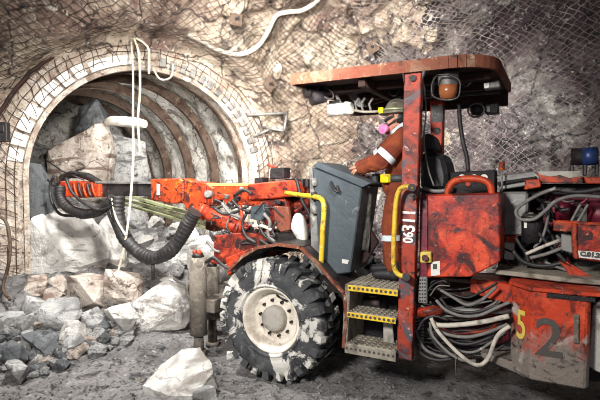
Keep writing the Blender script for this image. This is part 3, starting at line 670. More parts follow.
MB().cyl(mp(238, 228, VB - .1), mp(242, 230, VB - .1), .105, .105, 20).build('gland', M['red'], lc)
MB().ball(mp(247, 232, VB - .1), .1).build('clevis', M['steel'], lc)
ro = part(MB().pp([(96, 183.5), (151, 184), (151, 196), (96, 196)], VB - .06, .18), 'boom_extension', 'steel')
part(MB().pp([(95, 181), (151, 182), (151, 184), (95, 183.5)], VB - .08, .22, .003), 'extension_rail', 'greymetal')
part(MB().pp([(60, 182), (74, 181), (92, 185), (99, 184), (99, 197), (80, 198), (62, 196)], VB - .12, .28, .012), 'drill_head', 'orange')
part(MB().pp([(60, 181), (66, 181), (66, 197), (60, 197)], VB - .15, .34), 'clamp', 'red')
for q in range(5):
    x = 74 + q * 4.5; part(MB().tube([mp(x, 183, VB - .14), mp(x + 1, 190, VB - .17), mp(x + 4, 197, VB - .14)], .018, 6, 4), 'hose_clip', 'steel' if q % 2 else 'orange')
# coil of corrugated hose, thin hoses and rods round the drill head
def corr(px, v, r, name='corrugated_hose', lab=None):
    vs = v if isinstance(v, (list, tuple)) else [v] * len(px)
    P = cr([mp(x, y, q) for (x, y), q in zip(px, vs)], 14)
    return part(MB().tube(P, r, 12, 1, rr=lambda t: 1 + .06 * math.sin(t * len(P) * 1.9) + .05 * math.sin(t * 31)), name, 'black', None, lab)
corr([(60, 186), (61, 199), (70, 209), (84, 214), (98, 211), (108, 204), (113, 198)], VB - .28, .075)
corr([(118, 196), (118, 214), (124, 236), (137, 251), (152, 258), (167, 253), (179, 240), (188, 224), (195, 212)], VB - .32, .092, 'corrugated_hose', 'thick black corrugated hose hanging in a loop below the boom')
corr([(62, 178), (72, 175), (86, 176), (96, 181), (108, 190), (114, 197)], VB + .1, .055)
part(ltube([(54, 176), (50, 186), (52, 202), (60, 214), (74, 216)], VB - .2, .022), 'hose', 'black')
part(ltube([(66, 178), (72, 192), (84, 203), (100, 210), (112, 206)], VB - .35, .022), 'hose', 'black')
part(ltube([(46, 160), (62, 171), (84, 180)], VB, .012, 6, 1), 'rod', 'steel')
part(ltube([(56, 184), (78, 170), (84, 168)], VB, .014, 6, 1), 'rod', 'steel')
part(ltube([(104, 203), (112, 222), (120, 240), (127, 246)], VB - .3, .022), 'hose', 'black')
part(ltube([(112, 198), (116, 218), (126, 236)], VB - .4, .016), 'hose', 'hose_pale')
part(ltube([(153, 262), (153, 280)], VB - .32, .022, 6, 1), 'hose', 'black')
part(ltube([(48, 180), (56, 186), (66, 174), (76, 172)], VB - .1, .02), 'hose', 'black')
for dy, vv in ((0, 1.25), (5, 1.15), (9.5, 1.28)):
    part(MB().prism([mp(112, 190 + dy, vv), mp(214, 219 + dy, vv), mp(214, 222.4 + dy, vv), mp(112, 192.6 + dy, vv)], (0, .07, 0), .004), 'feed_rail', 'green')
part(MB().pp([(206, 218), (216, 221), (214, 232), (205, 229)], 1.1, .2), 'feed_bracket', 'rim_red')
# boom hydraulics: valve, lamps, hoses
part(MB().pp([(250, 207), (263, 204), (266, 216), (261, 221), (250, 219)], VB - .25, .12), 'valve_block', 'console')
part(MB().cyl(mp(246, 212, VB - .2), mp(266, 211, VB - .2), .03), 'valve_spool', 'greymetal')
for k, (a, c) in enumerate([(((258, 220), (262, 232), (270, 240), (282, 246)), 'black'), (((246, 214), (242, 224), (246, 236), (256, 243)), 'black'), (((264, 214), (270, 222), (268, 234), (275, 242)), 'hose_grey'),
                            (((232, 200), (240, 208), (250, 212)), 'black'), (((214, 208), (224, 214), (236, 212), (248, 206)), 'black'), (((240, 205), (242, 216), (240, 230)), 'red'), (((296, 178), (302, 200), (310, 216), (311, 236)), 'black'),
                            (((268, 240), (285, 247), (303, 243), (311, 228)), 'black'), (((260, 240), (274, 248), (292, 250)), 'black'), (((253, 226), (262, 226), (272, 230)), 'hose_pale'), (((222, 203), (230, 213), (242, 218)), 'hose_grey'), (((234, 196), (244, 190), (252, 194)), 'steel')]):
    part(ltube(a, VB - .32, .02), 'hydraulic_hose', c)
rq = random.Random(21)
for q in range(16):
    x, y = rq.uniform(206, 300), rq.uniform(200, 246); pts = [(x, y)]
    for _ in range(3): x += rq.uniform(-9, 12); y += rq.uniform(-3, 9); pts.append((x, y))
    part(ltube(pts, VB - .22 - .12 * rq.random(), rq.uniform(.010, .018)), 'hydraulic_hose', rq.choice(['black', 'black', 'steel', 'hose_grey', 'red_dark']))
for q in range(18):
    part(MB().box(mp(rq.uniform(224, 304), rq.uniform(186, 248), VB - .14), (rq.uniform(.03, .09), .06, rq.uniform(.03, .07)), Euler((0, rq.uniform(0, 1), 0))), 'fitting', rq.choice(['steel', 'void', 'red_dark', 'greymetal', 'orange']))
part(MB().pp([(206, 183), (248, 183.5), (262, 186.5), (262, 188.5), (248, 186), (206, 186)], VB - .055, .05, .003), 'boom_highlight', 'ylw_mark', None, 'yellow painted highlight along the upper edge of the boom')  # yellow strip that puts the bright top highlight into colour
for q in range(6):
    part(MB().box(mp(251 + q * 5, 224 + (q * 7) % 11, VB - .27), (.05, .06, .05), Euler((0, .4 * q, 0))), 'fitting', ('greymetal', 'steel', 'label')[q % 3])
for (x0, x1, y0, y1) in ((270, 284, 168, 179), (254, 262, 178, 185)):
    l = part(MB().pp([(x0, y0), (x1, y0 - .6), (x1, y1 - .8), (x0, y1)], VB - .1, .16), 'work_lamp', 'void')
    MB().prism([mp(x0, y0 + 1, VB - .06), mp(x0, y1 - 1, VB - .06), mp(x0, y1 - 1, VB + .03), mp(x0, y0 + 1, VB + .03)], (-.01, 0, 0), 0).build('lens', M['label'], l)
part(ltube([(268, 165), (276, 168)], VB, .02, 6, 1), 'bracket', 'red')
# red back plate with a row of valve caps
part(MB().pp([(286, 184), (311, 182), (314, 250), (290, 250)], VB + .15, .05), 'back_plate', 'red_dark')
for q in range(5): part(MB().box(mp(288 + q * 5, 183, VB + .08), (.035, .09, .10)), 'valve_cap', 'steel')
# --- console
cn = part(MB().pp([(312, 167), (362, 187), (350, 273), (322, 276)], .18, .5, .012), 'console', 'console', None, 'blue grey operator console cabinet')
MB().pp([(309, 168), (312, 167), (322, 276), (318, 270), (311, 262)], .20, .45).build('edge_panel', M['greymetal'], cn)
MB().pp([(312, 166), (318, 162), (372, 183), (362, 187.5)], .16, .55, .006).build('top_panel', M['console'], cn)
MB().prism([mp(x, y, .172) for x, y in ((342, 259), (349, 260), (348, 264), (342, 263))], (0, -.003, 0), 0).build('label_plate', M['label'], cn)
MB().tube([mp(331, 182, .16), mp(333, 188, .12), mp(338, 192, .12), mp(337, 186, .16)], .014, 6, 4).build('handle', M['black'], cn)
MB().pp([(345, 176), (367, 182), (370, 188), (362, 187)], .2, .4).build('control_panel', M['steel'], cn)
for x, y, c in ((352, 173, 'black'), (358, 175, 'black'), (363, 176, 'red'), (346, 171, 'black'), (368, 178, 'black'), (341, 170, 'steel')):
    lv = MB().tube([mp(x, y + 7, .45), mp(x, y, .45)], .010, 6, 1); lv.ball(mp(x, y, .45), .022, seg=8); lv.build('lever', M[c], cn)
for k in range(3): MB().cyl(mp(314, 178 + k * 14, .17), mp(314.6, 186 + k * 14, .17), .03).build('fitting', M['steel' if k % 2 else 'greymetal'], cn)
part(MB().pp([(360, 226), (372, 232), (378, 242), (366, 262), (352, 268)], .45, .05), 'side_plate', 'underside')
# --- steps
sp = part(MB().pp([(345, 284), (350, 284), (349, 310), (347, 346), (342, 346), (343, 320)], .0, .45, .006), 'step_frame', 'tread')
def step(px_l, px_r, yl, yr, hgt, dep, col, name='step'):
    a, c = mp(px_l, yl, 0), mp(px_r, yr, 0); z = (a.z + c.z) / 2
    st = MB().box(((a.x + c.x) / 2, dep / 2, z - .012), (c.x - a.x, dep, .03), None, .004)
    for i in range(9):
        for j in range(max(2, int(dep / .06))): st.box((a.x + (i + .5) * (c.x - a.x) / 9, (j + .5) * dep / max(2, int(dep / .06)), z + .006), (.026, .026, .010), None, 0)
    so = part(st, name, 'tread')
    nb = MB().box(((a.x + c.x) / 2, -.004, z - hgt / 2), (c.x - a.x, .014, hgt), None, .003)
    nb.build('nosing', M[col], so)
    hb = MB()
    for i in range(11): hb.cyl((a.x + (i + .5) * (c.x - a.x) / 11, -.0105, z - hgt * .45), (a.x + (i + .5) * (c.x - a.x) / 11, -.0135, z - hgt * .45), .014, .014, 8)
    hb.build('nosing_hole', M['mark_dark'], so)['kind'] = 'stuff'
    return so
step(348, 398, 285, 290, .055, 1.45, 'yellow', 'platform')
step(347, 396, 313, 317, .05, .26, 'yellow')
step(345, 396, 344, 351, .09, .30, 'tread')
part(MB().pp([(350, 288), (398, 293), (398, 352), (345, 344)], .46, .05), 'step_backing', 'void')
part(MB().cyl(mp(366, 302, .40), mp(383, 303, .34), .065), 'reservoir', 'steel')
part(MB().pp([(383, 322), (392, 322), (394, 345), (383, 342)], .2, .03), 'splash_plate', 'mud')
# --- post, rails
pt_ = part(MB().prism([mp(404, 72, .06), mp(421.5, 70, .06), mp(411.5, 361, .06), mp(396.5, 358, .06)], (0, .10, 0), .008), 'post', 'post', None, 'scraped red canopy post with white numbers')
def text(s, size, Mx, name, m, parent):
    cu = bpy.data.curves.new(name, 'FONT'); cu.body = s; cu.size = size; cu.align_x = 'CENTER'; cu.align_y = 'CENTER'; cu.extrude = .0015; cu.resolution_u = 3; cu.offset = .004
    o = bpy.data.objects.new('t', cu); COL.objects.link(o); dg = bpy.context.evaluated_depsgraph_get(); me = bpy.data.meshes.new_from_object(o.evaluated_get(dg))
    bpy.data.objects.remove(o); me.name = name; me.materials.clear(); me.materials.append(m)
    q = bpy.data.objects.new(name, me); COL.objects.link(q); q.parent = parent; q.matrix_local = Mx; return q
XZ = Matrix.Rotation(PI / 2, 4, 'X')      # text upright on the near side
def digit(s, x, y, v, size, name, m, parent, rot=0, sx_=1):
    return text(s, size, Matrix.Translation(mp(x, y, v)) @ XZ @ Matrix.Rotation(rot, 4, 'Z') @ Matrix.Diagonal((sx_, 1, 1, 1)), name, m, parent)
digit('06', 408.6, 237.5, .052, .125, 'painted_number', M['white'], pt_, PI / 2 - .03, .8)
digit('311', 409.2, 220.5, .052, .165, 'painted_number', M['white'], pt_, PI / 2 - .03, .85)
digit('L', 413, 195, .052, .07, 'painted_mark', M['mark_dark'], pt_, PI / 2)
MB().cyl(mp(413, 78, .06), mp(413, 78, .03), .03, .03, 6).build('bolt', M['steel'], pt_)
MB().pp([(401, 71), (404, 70), (404, 84)], .03, .03).build('gusset', M['steel'], pt_)
MB().pp([(421.5, 68), (427, 68), (421, 84)], .03, .03).build('gusset', M['steel'], pt_)
MB().cyl(mp(414, 200, -.03), mp(414, 196, 0), .012).build('bolt', M['steel'], pt_)
part(ltube([(413, 188), (405, 186.5), (399.5, 190), (396, 202), (394.5, 225), (393.5, 250), (394, 266), (398, 274), (406, 277)], -.07, .022, 10), 'grab_rail', 'yellow')
for x, y in ((412, 187.5), (406, 277)): part(MB().cyl(mp(x, y, -.09), mp(x, y, 0), .035, .035, 10), 'rail_boss', 'steel')
part(ltube([(286, 193), (300, 195), (316, 197), (322, 200), (324, 208), (322.5, 235), (321, 268)], [.5, .35, .14, .1, .09, .09, .09], .026, 10), 'hand_rail', 'yellow')
# --- canopy
cp0 = mp(293, 83, .05).x; cp1 = mp(492, 64, .05).x; cw = 3.07
r_ = .34; pl = [(cp0, .05), (cp1 - r_, .05)] + [(cp1 - r_ + r_ * math.sin(a), .05 + r_ - r_ * math.cos(a)) for a in [i * PI / 16 for i in range(1, 9)]] + [(cp1, 1.55), (cp0, 1.55)]
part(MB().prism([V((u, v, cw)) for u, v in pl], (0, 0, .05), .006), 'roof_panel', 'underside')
m = MB(); n = len(pl)
for i in range(n):
    a, b_ = V((*pl[i], 0)), V((*pl[(i + 1) % n], 0)); t = (b_ - a).normalized(); nn = V((t.y, -t.x, 0)) * .03
    if i == 10: m2 = m; m = MB()
    if i == 11: mf = m; m = m2
    if i < 9: lo = cw - .03
    else: lo = cw - (.16 if i == 10 else .02)
    m.prism([V((a.x, a.y, lo)), V((b_.x, b_.y, lo)), V((b_.x, b_.y, cw + .075)), V((a.x, a.y, cw + .075))], nn, 0)
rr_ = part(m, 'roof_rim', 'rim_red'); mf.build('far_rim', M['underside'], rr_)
for v in (.45, 1.0): part(MB().box(((cp0 + cp1) / 2, v, cw - .035), (cp1 - cp0 - .1, .07, .07)), 'roof_beam', 'underside')
part(MB().box((cp0 + .7, .8, cw - .05), (.07, 1.4, .1)), 'roof_beam', 'underside')
part(MB().prism([mp(338, 84, .8), mp(348, 84, .8), mp(366, 106, .8), mp(358, 107, .8)], (0, .06, 0), .004), 'roof_brace', 'greymetal')
part(MB().prism([mp(356, 96, 1.2), mp(392, 90, 1.2), mp(400, 96, 1.2), mp(372, 104, 1.2)], (0, .06, 0), .004), 'roof_brace', 'underside')
rq = random.Random(4)
for q in range(7): part(ltube([(350 + q * 18, 90 - q * 2), (358 + q * 18, 92 + (q % 3) * 3 - q), (366 + q * 18, 88 - q * 1.5)], .5 + .1 * (q % 3), .012, 6), 'cable', 'black')
part(ltube([(424, 97), (500, 92)], 1.2, .02, 6, 1), 'conduit', 'steel')
for x, y, r in ((311.5, 90, .075), (318, 96.5, .08)):
    a = mp(x, y, .35); l = part(MB().cyl(a + V((.06, .06, 0)), a + V((-.05, -.05, -.02)), r * .7, r, 18), 'work_lamp', 'void')
    MB().cyl(a + V((-.05, -.05, -.02)), a + V((-.056, -.056, -.021)), r * .85, r * .85, 18).build('lens', M['steel'], l)
    MB().tube([a, a + V((0, 0, .2))], .015, 6, 1).build('bracket', M['steel'], l)
part(ltube([(322, 84), (332, 92), (333, 98), (326, 98), (322, 92)], .35, .010, 6), 'cable', 'black')
wl_ = part(MB().cyl(mp(329.5, 110.5, .5), mp(346, 108.5, .5), .068, .062, 18), 'white_canister', 'label', None, 'white canister under the canopy')
MB().cyl(mp(346, 108.5, .5), mp(352, 108, .5), .075, .06, 18).build('cap', M['bag'], wl_)
MB().box(mp(335, 103, .5), (.12, .06, .05)).build('bracket', M['steel'], wl_)
MB().tube([mp(340, 103, .5), mp(336, 94, .55), mp(340, 84, .6)], .02, 6, 1).build('bracket', M['greymetal'], wl_)
part(ltube([(352, 110), (364, 112), (382, 111.5)], .55, .014, 8, 1), 'rod', 'tread')
for x in (357, 363, 371): part(ltube([(x, 111), (x - 2, 104), (x + 2, 98)], .6, .014, 6, 1), 'bracket', 'greymetal')
# beacon in its guard
a = mp(448, 88, .25); bc = part(MB().lathe([(0, -.12), (.06, -.115), (.078, -.06), (.085, .0), (0, .0)], Matrix.Translation(a + V((0, 0, .02))), 24), 'beacon', 'amber', None, 'amber beacon lamp in a wire guard')
MB().lathe([(.085, .02), (.088, .075), (.09, .08), (.09, .13), (0, .135)], Matrix.Translation(a), 24).build('beacon_base', M['greymetal'], bc)
MB().tube([mp(x, y, .08) for x, y in ((437, 75), (449, 75), (459, 80), (460, 90), (457, 98), (445, 100), (433, 96), (432, 84), (437, 75))], .009, 6, 4).build('guard', M['steel'], bc)
MB().tube([mp(432, 96, .08), mp(434, 76, .2)], .012, 6, 1).build('guard', M['steel'], bc)
l = part(MB().pp([(483, 83), (499, 80), (500, 87), (484, 89)], .55, .12), 'roof_lamp', 'greymetal')
MB().prism([mp(484, 83.5, .548), mp(489, 82.5, .548), mp(489, 87.5, .548), mp(484.5, 88.5, .548)], (0, -.006, 0), 0).build('lens', M['label'], l)
l = part(MB().pp([(484, 104), (498, 103), (498, 113), (485, 114)], 1.1, .14), 'roof_lamp', 'void')
MB().prism([mp(486, 106, 1.098), mp(490, 106, 1.098), mp(490, 112, 1.098), mp(486, 112, 1.098)], (0, -.006, 0), 0).build('lens', M['greymetal'], l)
a = mp(477, 111, 1.1); l = part(MB().lathe([(0, -.05), (.05, -.04), (.07, 0), (.06, .05), (0, .06)], Matrix.Translation(a), 18), 'roof_lamp', 'steel')
MB().tube([a + V((.08 * math.cos(t), -.06, .07 * math.sin(t))) for t in [i * PI / 4 for i in range(9)]], .01, 6, 2).build('guard', M['greymetal'], l)
part(ltube([(459, 104), (460, 122), (463, 142), (467, 158), (468, 172)], 1.0, .022), 'cable', 'black')
part(ltube([(424, 84), (426, 110), (424, 140), (428, 168), (434, 186)], .3, .008, 6), 'cable', 'hose_grey')
# rear post and seat
part(MB().pp([(430, 100), (443, 100), (442, 150), (442, 196), (431, 196)], 1.2, .12), 'rear_post', 'red')
part(MB().cyl(mp(437, 131, 1.2), mp(437, 131, 1.19), .04), 'post_eye', 'steel')
part(MB().pp([(431, 105), (443, 105), (442.5, 122), (431, 122)], 1.196, .01, 0), 'post_top_dark', 'steel')  # thin dark plate over the top of the rear post
st = MB().box((0, 0, 0), (.46, .5, .12), None, .04); so = part(st, 'operator_seat', 'seat'); so.location = mp(430, 191, .8) + V((.02, 0, -.03))
MB().prism([mp(x, y, .55) for x, y in ((420, 152), (438, 152), (444, 158), (448, 176), (447, 190), (420, 190))], (0, .46, 0), .04).build('backrest', M['seat'], None).parent = RIG
MB().prism([mp(x, y, .63) for x, y in ((420, 137), (425, 132.5), (431, 134), (435, 141), (435, 151), (421, 152))], (0, .28, 0), .03).build('headrest', M['seat'], RIG)
part(ltube([(424, 188), (434, 191), (446, 190), (450, 184)], .4, .018), 'arm_rest', 'greymetal')
# --- dash, red panel box
ds = part(MB().pp([(450, 172), (495, 170), (495, 193), (450, 195)], .55, .2), 'dashboard', 'void')
for x in (462, 474, 484): MB().cyl(mp(x, 178, .55), mp(x, 178, .535), .035, .035, 14).build('gauge', M['label'], ds)
MB().cyl(mp(468, 184, .55), mp(468, 184, .53), .022).build('knob', M['red'], ds)
MB().ball(mp(489, 186, .5), .03).build('knob', M['purple'], ds)
rp = part(MB().pp([(427, 195), (500, 193), (500, 262), (471, 277), (427, 277.5)], .08, .42, .012), 'side_box', 'red_panel', None, 'scuffed bright red side box with dark stains')
MB().tube([mp(x, y, .12) for x, y in ((447.5, 196), (449, 187), (456, 180.5), (470, 178.5), (483, 180), (490, 185), (492, 195))], .03, 10, 6).build('handle', M['orange'], rp)
for x, y in ((498, 204), (498, 226), (498, 250)): MB().cyl(mp(x, y, .08), mp(x, y, .065), .014, .014, 6).build('bolt', M['steel'], rp)
MB().prism([mp(x, y, .076) for x, y in ((431, 262), (440, 261), (440, 275), (431, 276))], (0, -.004, 0), 0).build('label_plate', M['label'], rp)
MB().prism([mp(x, y, .07) for x, y in ((433, 264), (437, 264), (437, 269), (433, 269))], (0, -.004, 0), 0).build('label_mark', M['mark_dark'], rp)
part(MB().pp([(420, 194), (428, 194), (428, 278), (419, 278)], .2, .3), 'box_side', 'purple')
bt = part(MB().pp([(420, 252), (431, 252), (431, 263), (420, 263)], .03, .12), 'switch_box', 'ylw_mark')
MB().cyl(mp(425, 258, .03), mp(425, 258, -.01), .03, .026, 14).build('push_button', M['red_panel'], bt)
br = part(MB().pp([(419, 277), (427, 277), (427, 304), (418, 303)], .1, .04), 'perforated_bracket', 'greymetal')
hb = MB()
for i in range(3):
    for j in range(7): hb.cyl(mp(420 + 2.5 * i, 280 + 3.5 * j, .1), mp(420 + 2.5 * i, 280 + 3.5 * j, .096), .008, .008, 6)
hb.build('bracket_hole', M['void'], br)['kind'] = 'stuff'
# --- under the box: frame, centre joint, hoses
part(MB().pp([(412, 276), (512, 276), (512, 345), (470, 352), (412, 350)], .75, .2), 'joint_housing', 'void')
part(MB().pp([(470, 279), (488, 281), (520, 286), (520, 306), (492, 300), (470, 292)], .35, .3), 'rear_frame', 'red')
part(MB().pp([(436, 281), (474, 284), (474, 296), (436, 300)], .5, .2), 'tray', 'underside')
part(MB().pp([(474, 308), (506, 300), (510, 340), (500, 345), (470, 336)], .6, .2), 'joint_plate', 'purple')
part(MB().pp([(480, 352), (512, 362), (530, 374), (526, 378), (482, 358)], .1, .3), 'frame_foot', 'mudred')
sc_ = part(MB().cyl(mp(412, 313, .2), mp(444, 310, .2), .045, .045, 14), 'steering_cylinder', 'red')
MB().cyl(mp(444, 310, .2), mp(512, 312, .3), .022).build('rod', M['greymetal'], sc_)
HB = [(((433, 322), (438, 325), (456, 325), (482, 322), (509, 316)), 'hose_pale', .045, .02), (((431, 318), (437, 330), (452, 347), (468, 361), (480, 365), (489, 357), (494, 343), (500, 333), (510, 326)), 'hose_pale', .036, -.02),
      (((430, 322), (433, 336), (448, 352), (462, 360), (476, 361)), 'hose_grey', .028, .04), (((428, 328), (436, 345), (452, 356), (470, 360)), 'black', .03, .12),
      (((434, 326), (446, 334), (466, 337), (486, 333), (508, 324)), 'hose_grey', .032, .10), (((436, 330), (452, 341), (470, 344), (492, 336), (508, 322)), 'black', .032, .16), (((440, 333), (456, 349), (474, 352), (490, 343), (506, 331)), 'hose_grey', .026, .2),
      (((436, 300), (446, 310), (462, 316), (480, 315), (496, 308), (510, 302)), 'hose_grey', .03, .06), (((440, 298), (452, 310), (476, 312), (500, 304)), 'black', .028, .14), (((418, 330), (424, 320), (434, 316), (448, 320)), 'black', .022, .04),
      (((416, 330), (424, 348), (440, 356), (458, 356)), 'hose_grey', .034, .3), (((414, 336), (420, 352), (436, 360), (456, 358)), 'black', .034, .26), (((432, 334), (444, 346), (462, 354), (482, 350), (500, 336)), 'black', .026, .24),
      (((455, 352), (456, 376)), 'hose_grey', .006, -.02), (((428, 290), (432, 282), (440, 280), (450, 284)), 'black', .02, .2), (((430, 296), (438, 286), (450, 286)), 'hose_grey', .012, .15), (((424, 296), (434, 284), (446, 280)), 'black', .016, .12)]
for a, c, r, v in HB: part(ltube(a, v, r * .47, 8), 'hydraulic_hose', c)
rq = random.Random(8)
for q in range(26):
    y = rq.uniform(284, 345); x = rq.uniform(414, 440); pts = [(x, y)]
    sag = rq.uniform(4, 20)
    for k in range(1, 5): pts.append((x + (506 - x) * k / 4 * rq.uniform(.85, 1), y + sag * math.sin(k * .7) + rq.uniform(-3, 3) - k * 2))
    part(ltube(pts, rq.uniform(.2, .6), rq.uniform(.007, .015), 6), 'hydraulic_hose', rq.choice(['black', 'black', 'hose_grey', 'steel', 'red_dark']))
for q in range(8): part(MB().cyl(mp(414, 320 + q * 3.2, .3), mp(424, 319 + q * 3.2, .3), .012), 'coil_ring', 'steel')
# --- number box at the rear
u0, u1 = mp(532, 300, -.05).x, mp(586, 340, -.05).x
wlo, whi = .53, mp(534, 291, -.05).z
plan = [(u0, -.05), (u1, -.05), (u1 + .03, .0), (u1 + .03, .8), (u0 - .16, .8), (u0 - .16, .14)]
nb = part(MB().prism([V((u, v, wlo)) for u, v in plan], (0, 0, whi - wlo), .012), 'battery_box', 'mudred', None, 'mud splashed red box with large numbers at the tail')
MB().prism([V((u, v, whi)) for u, v in ((u0 - .18, .12), (u0 - .02, -.07), (u1 - .1, -.07), (u1 + .3, -.02), (u1 + .3, .8), (u0 - .18, .8))], (0, 0, .03), .006).build('box_lid', M['mudred'], nb)
MB().prism([V((u0 + .1, -.052, whi - .04)), V((u0 + .42, -.052, whi - .04)), V((u0 + .42, -.052, whi - .005)), V((u0 + .1, -.052, whi - .005))], (0, -.006, 0), 0).build('lid_slot', M['void'], nb)
MB().box(V(((u0 + u1) / 2 + .12, -.06, (wlo + whi) / 2 + .1)), (.035, .02, .22)).build('latch', M['muddy_jack'], nb)
digit('2', 549, 340, -.056, .42, 'painted_number', M['mark_dark'], nb)
ang = math.atan2(.19, -.16)
text('5', .33, Matrix.Translation(V((u0 - .075, .038, (wlo + whi) / 2 + .04))) @ Matrix.Rotation(math.atan2(-.19, .16), 4, 'Z') @ XZ @ Matrix.Translation((0, 0, .004)) @ Matrix.Diagonal((.75, 1, 1, 1)), 'painted_number', M['ylw_mark'], nb)
part(MB().prism([V((u, v, whi + .05)) for u, v in ((u0 - .3, .25), (u1 - .1, .15), (u1 + .7, .2), (u1 + .7, 1.3), (u0 - .3, 1.3))], (0, 0, .04), .006), 'tread_deck', 'tread', None, 'dusty grey tread deck')
part(MB().pp([(593, 306), (600, 300), (612, 298), (612, 376), (597, 372), (588, 366), (590, 340)], .12, .04), 'mud_flap', 'mud')
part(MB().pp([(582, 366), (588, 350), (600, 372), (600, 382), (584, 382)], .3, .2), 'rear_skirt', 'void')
# --- engine deck
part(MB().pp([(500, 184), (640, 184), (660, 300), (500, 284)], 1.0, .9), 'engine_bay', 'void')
hz = mp(530, 176, .75).z
hd = part(MB().pp([(496, 176), (534, 171), (540, 177), (536, 184), (500, 190)], .6, .9), 'hood', 'greymetal', None, 'dusty grey hood end')
MB().pp([(497, 182), (537, 176), (537, 179), (498, 186)], .57, .06).build('hood_lip', M['void'], hd)
ho = part(MB().pp([(536, 172.5), (580, 172), (584, 182.5), (540, 183)], .62, .8), 'hood_cover', 'orange', None, 'bright orange hood cover under dust')
MB().pp([(537, 171.5), (580, 171), (583, 176), (570, 178), (560, 175), (550, 176.5), (540, 174.5)], .607, .4, 0).build('dust', M['mud'], ho)
part(MB().pp([(584, 177), (622, 178), (622, 185), (586, 183.5)], .55, .8), 'hood_cover', 'orange')
part(MB().pp([(525, 180), (540, 179), (541, 187), (530, 189), (524, 190)], .5, .12), 'hood_bracket', 'orange')
part(MB().pp([(510, 184), (640, 184), (640, 196), (510, 194)], .85, .2), 'hood_rail', 'void')
ow = part(MB().cyl(mp(502, 170, .5), mp(502, 162, .5), .024), 'marker_post', 'orange')
MB().cyl(mp(502, 196, .5), mp(502, 168, .5), .008).build('stem', M['greymetal'], ow)
part(MB().pp([(500, 192), (528, 192), (528, 236), (500, 236)], .5, .35, .02), 'fluid_tank', 'greymetal', None, 'dented pale grey tank')
fl_ = part(MB().cyl(mp(532, 242, .45), mp(532, 217, .45), .085, .085, 20), 'oil_filter', 'void')
MB().cyl(mp(532, 217, .45), mp(532, 214, .45), .09, .06, 20).build('cap', M['steel'], fl_)
MB().prism([mp(524, 222, .36), mp(527, 222, .36), mp(527, 228, .36), mp(524, 228, .36)], (0, -.004, 0), 0).build('label_plate', M['label'], fl_)
part(MB().pp([(506, 236), (518, 236), (518, 242), (506, 242)], .5, .06), 'red_clamp', 'red')
part(MB().pp([(504, 243), (514, 243), (514, 260), (504, 260)], .55, .1), 'relay_box', 'label')
part(MB().pp([(498, 258), (548, 258), (548, 272), (498, 272)], .6, .3), 'bay_shelf', 'steel')
rq = random.Random(33)
for q in range(34):
    x, y = rq.uniform(502, 596), rq.uniform(190, 262); pts = [(x, y)]
    dx, dy = rq.uniform(-10, 12), rq.uniform(2, 12)
    for _ in range(3): x += dx + rq.uniform(-5, 5); y += dy * .7 + rq.uniform(-6, 6); pts.append((min(x, 606), min(y, 276)))
    part(ltube(pts, rq.uniform(.45, .8), rq.uniform(.007, .018)), 'engine_hose', rq.choice(['black', 'black', 'void', 'steel', 'hose_grey', 'purple']))
for x0, x1, y0, y1 in ((555, 570, 200, 222), (588, 612, 202, 226)): part(MB().cyl(mp((x0 + x1) / 2, y0, .75), mp((x0 + x1) / 2, y1, .75), (x1 - x0) / 2 / F * 4, None, 18), 'accumulator', 'purple')
part(MB().pp([(548, 188), (640, 188), (640, 222), (548, 222)], .95, .04), 'bay_panel', 'purple')
EH = [(((556, 188), (540, 194), (524, 203), (516, 211), (520, 219), (534, 219), (546, 210), (556, 201), (574, 196), (602, 197)), 'hose_grey', .02, .32), (((549, 204), (547, 222), (542, 238), (534, 248)), 'hose_grey', .016, .4), (((541, 200), (545, 212), (552, 222)), 'black', .02, .5),
      (((581, 203), (574, 216), (568, 228)), 'hose_grey', .014, .5), (((588, 204), (580, 218), (574, 226)), 'hose_grey', .014, .5), (((526, 254), (542, 247), (560, 240)), 'hose_pale', .02, .35), (((530, 258), (546, 254), (562, 248)), 'hose_grey', .02, .35),
      (((536, 230), (548, 244), (560, 256), (572, 268)), 'black', .022, .4), (((522, 246), (528, 262), (520, 274)), 'black', .022, .45), (((512, 250), (524, 262), (544, 266), (566, 262)), 'black', .026, .4), (((540, 222), (552, 236), (556, 252)), 'steel', .018, .55),
      (((566, 262), (582, 272), (604, 286)), 'red', .012, .3), (((545, 262), (566, 270), (590, 274)), 'hose_grey', .016, .4), (((516, 238), (524, 250), (536, 256)), 'black', .02, .42), (((560, 190), (580, 192), (605, 188)), 'black', .03, .6), (((532, 196), (552, 190), (576, 190)), 'black', .026, .6)]
for a, c, r, v in EH: part(ltube(a, v, r * .75, 8), 'engine_hose', c)
for q in range(14):
    x, y = 508 + (q * 37) % 92, 196 + (q * 23) % 70
    part(MB().box(mp(x, y, .85), (.10 + .05 * (q % 3), .12, .07 + .04 * (q % 2)), Euler((0, .3 * q, 0))), 'engine_block', ('steel', 'purple', 'void', 'greymetal')[q % 4])
fr = part(MB().pp([(553, 220), (606, 223), (606, 236), (574, 234), (574, 232), (553, 231)], .25, .04), 'guard_frame', 'orange')
MB().pp([(574, 224), (618, 226), (618, 264), (576, 259)], .22, .06).build('guard_panel', M['red_panel'], fr)
MB().pp([(571, 223), (577, 224), (578, 260), (573, 258)], .2, .08).build('guard_edge', M['orange'], fr)
MB().prism([mp(x, y, .215) for x, y in ((578, 250.5), (612, 253), (612, 261), (579, 257.5))], (0, -.004, 0), 0).build('label_plate', M['label'], fr)
digit('C.01.2', 590, 254.8, .208, .05, 'label_text', M['mark_dark'], fr, -.04)
part(MB().pp([(561, 234), (572, 236), (573, 254), (561, 250)], .3, .1), 'relay_box', 'greymetal')
part(MB().prism([mp(560, 262, .3), mp(575, 268, .3), mp(588, 276, .3), mp(570, 276, .3)], (0, .1, 0), .004), 'red_bracket', 'red')
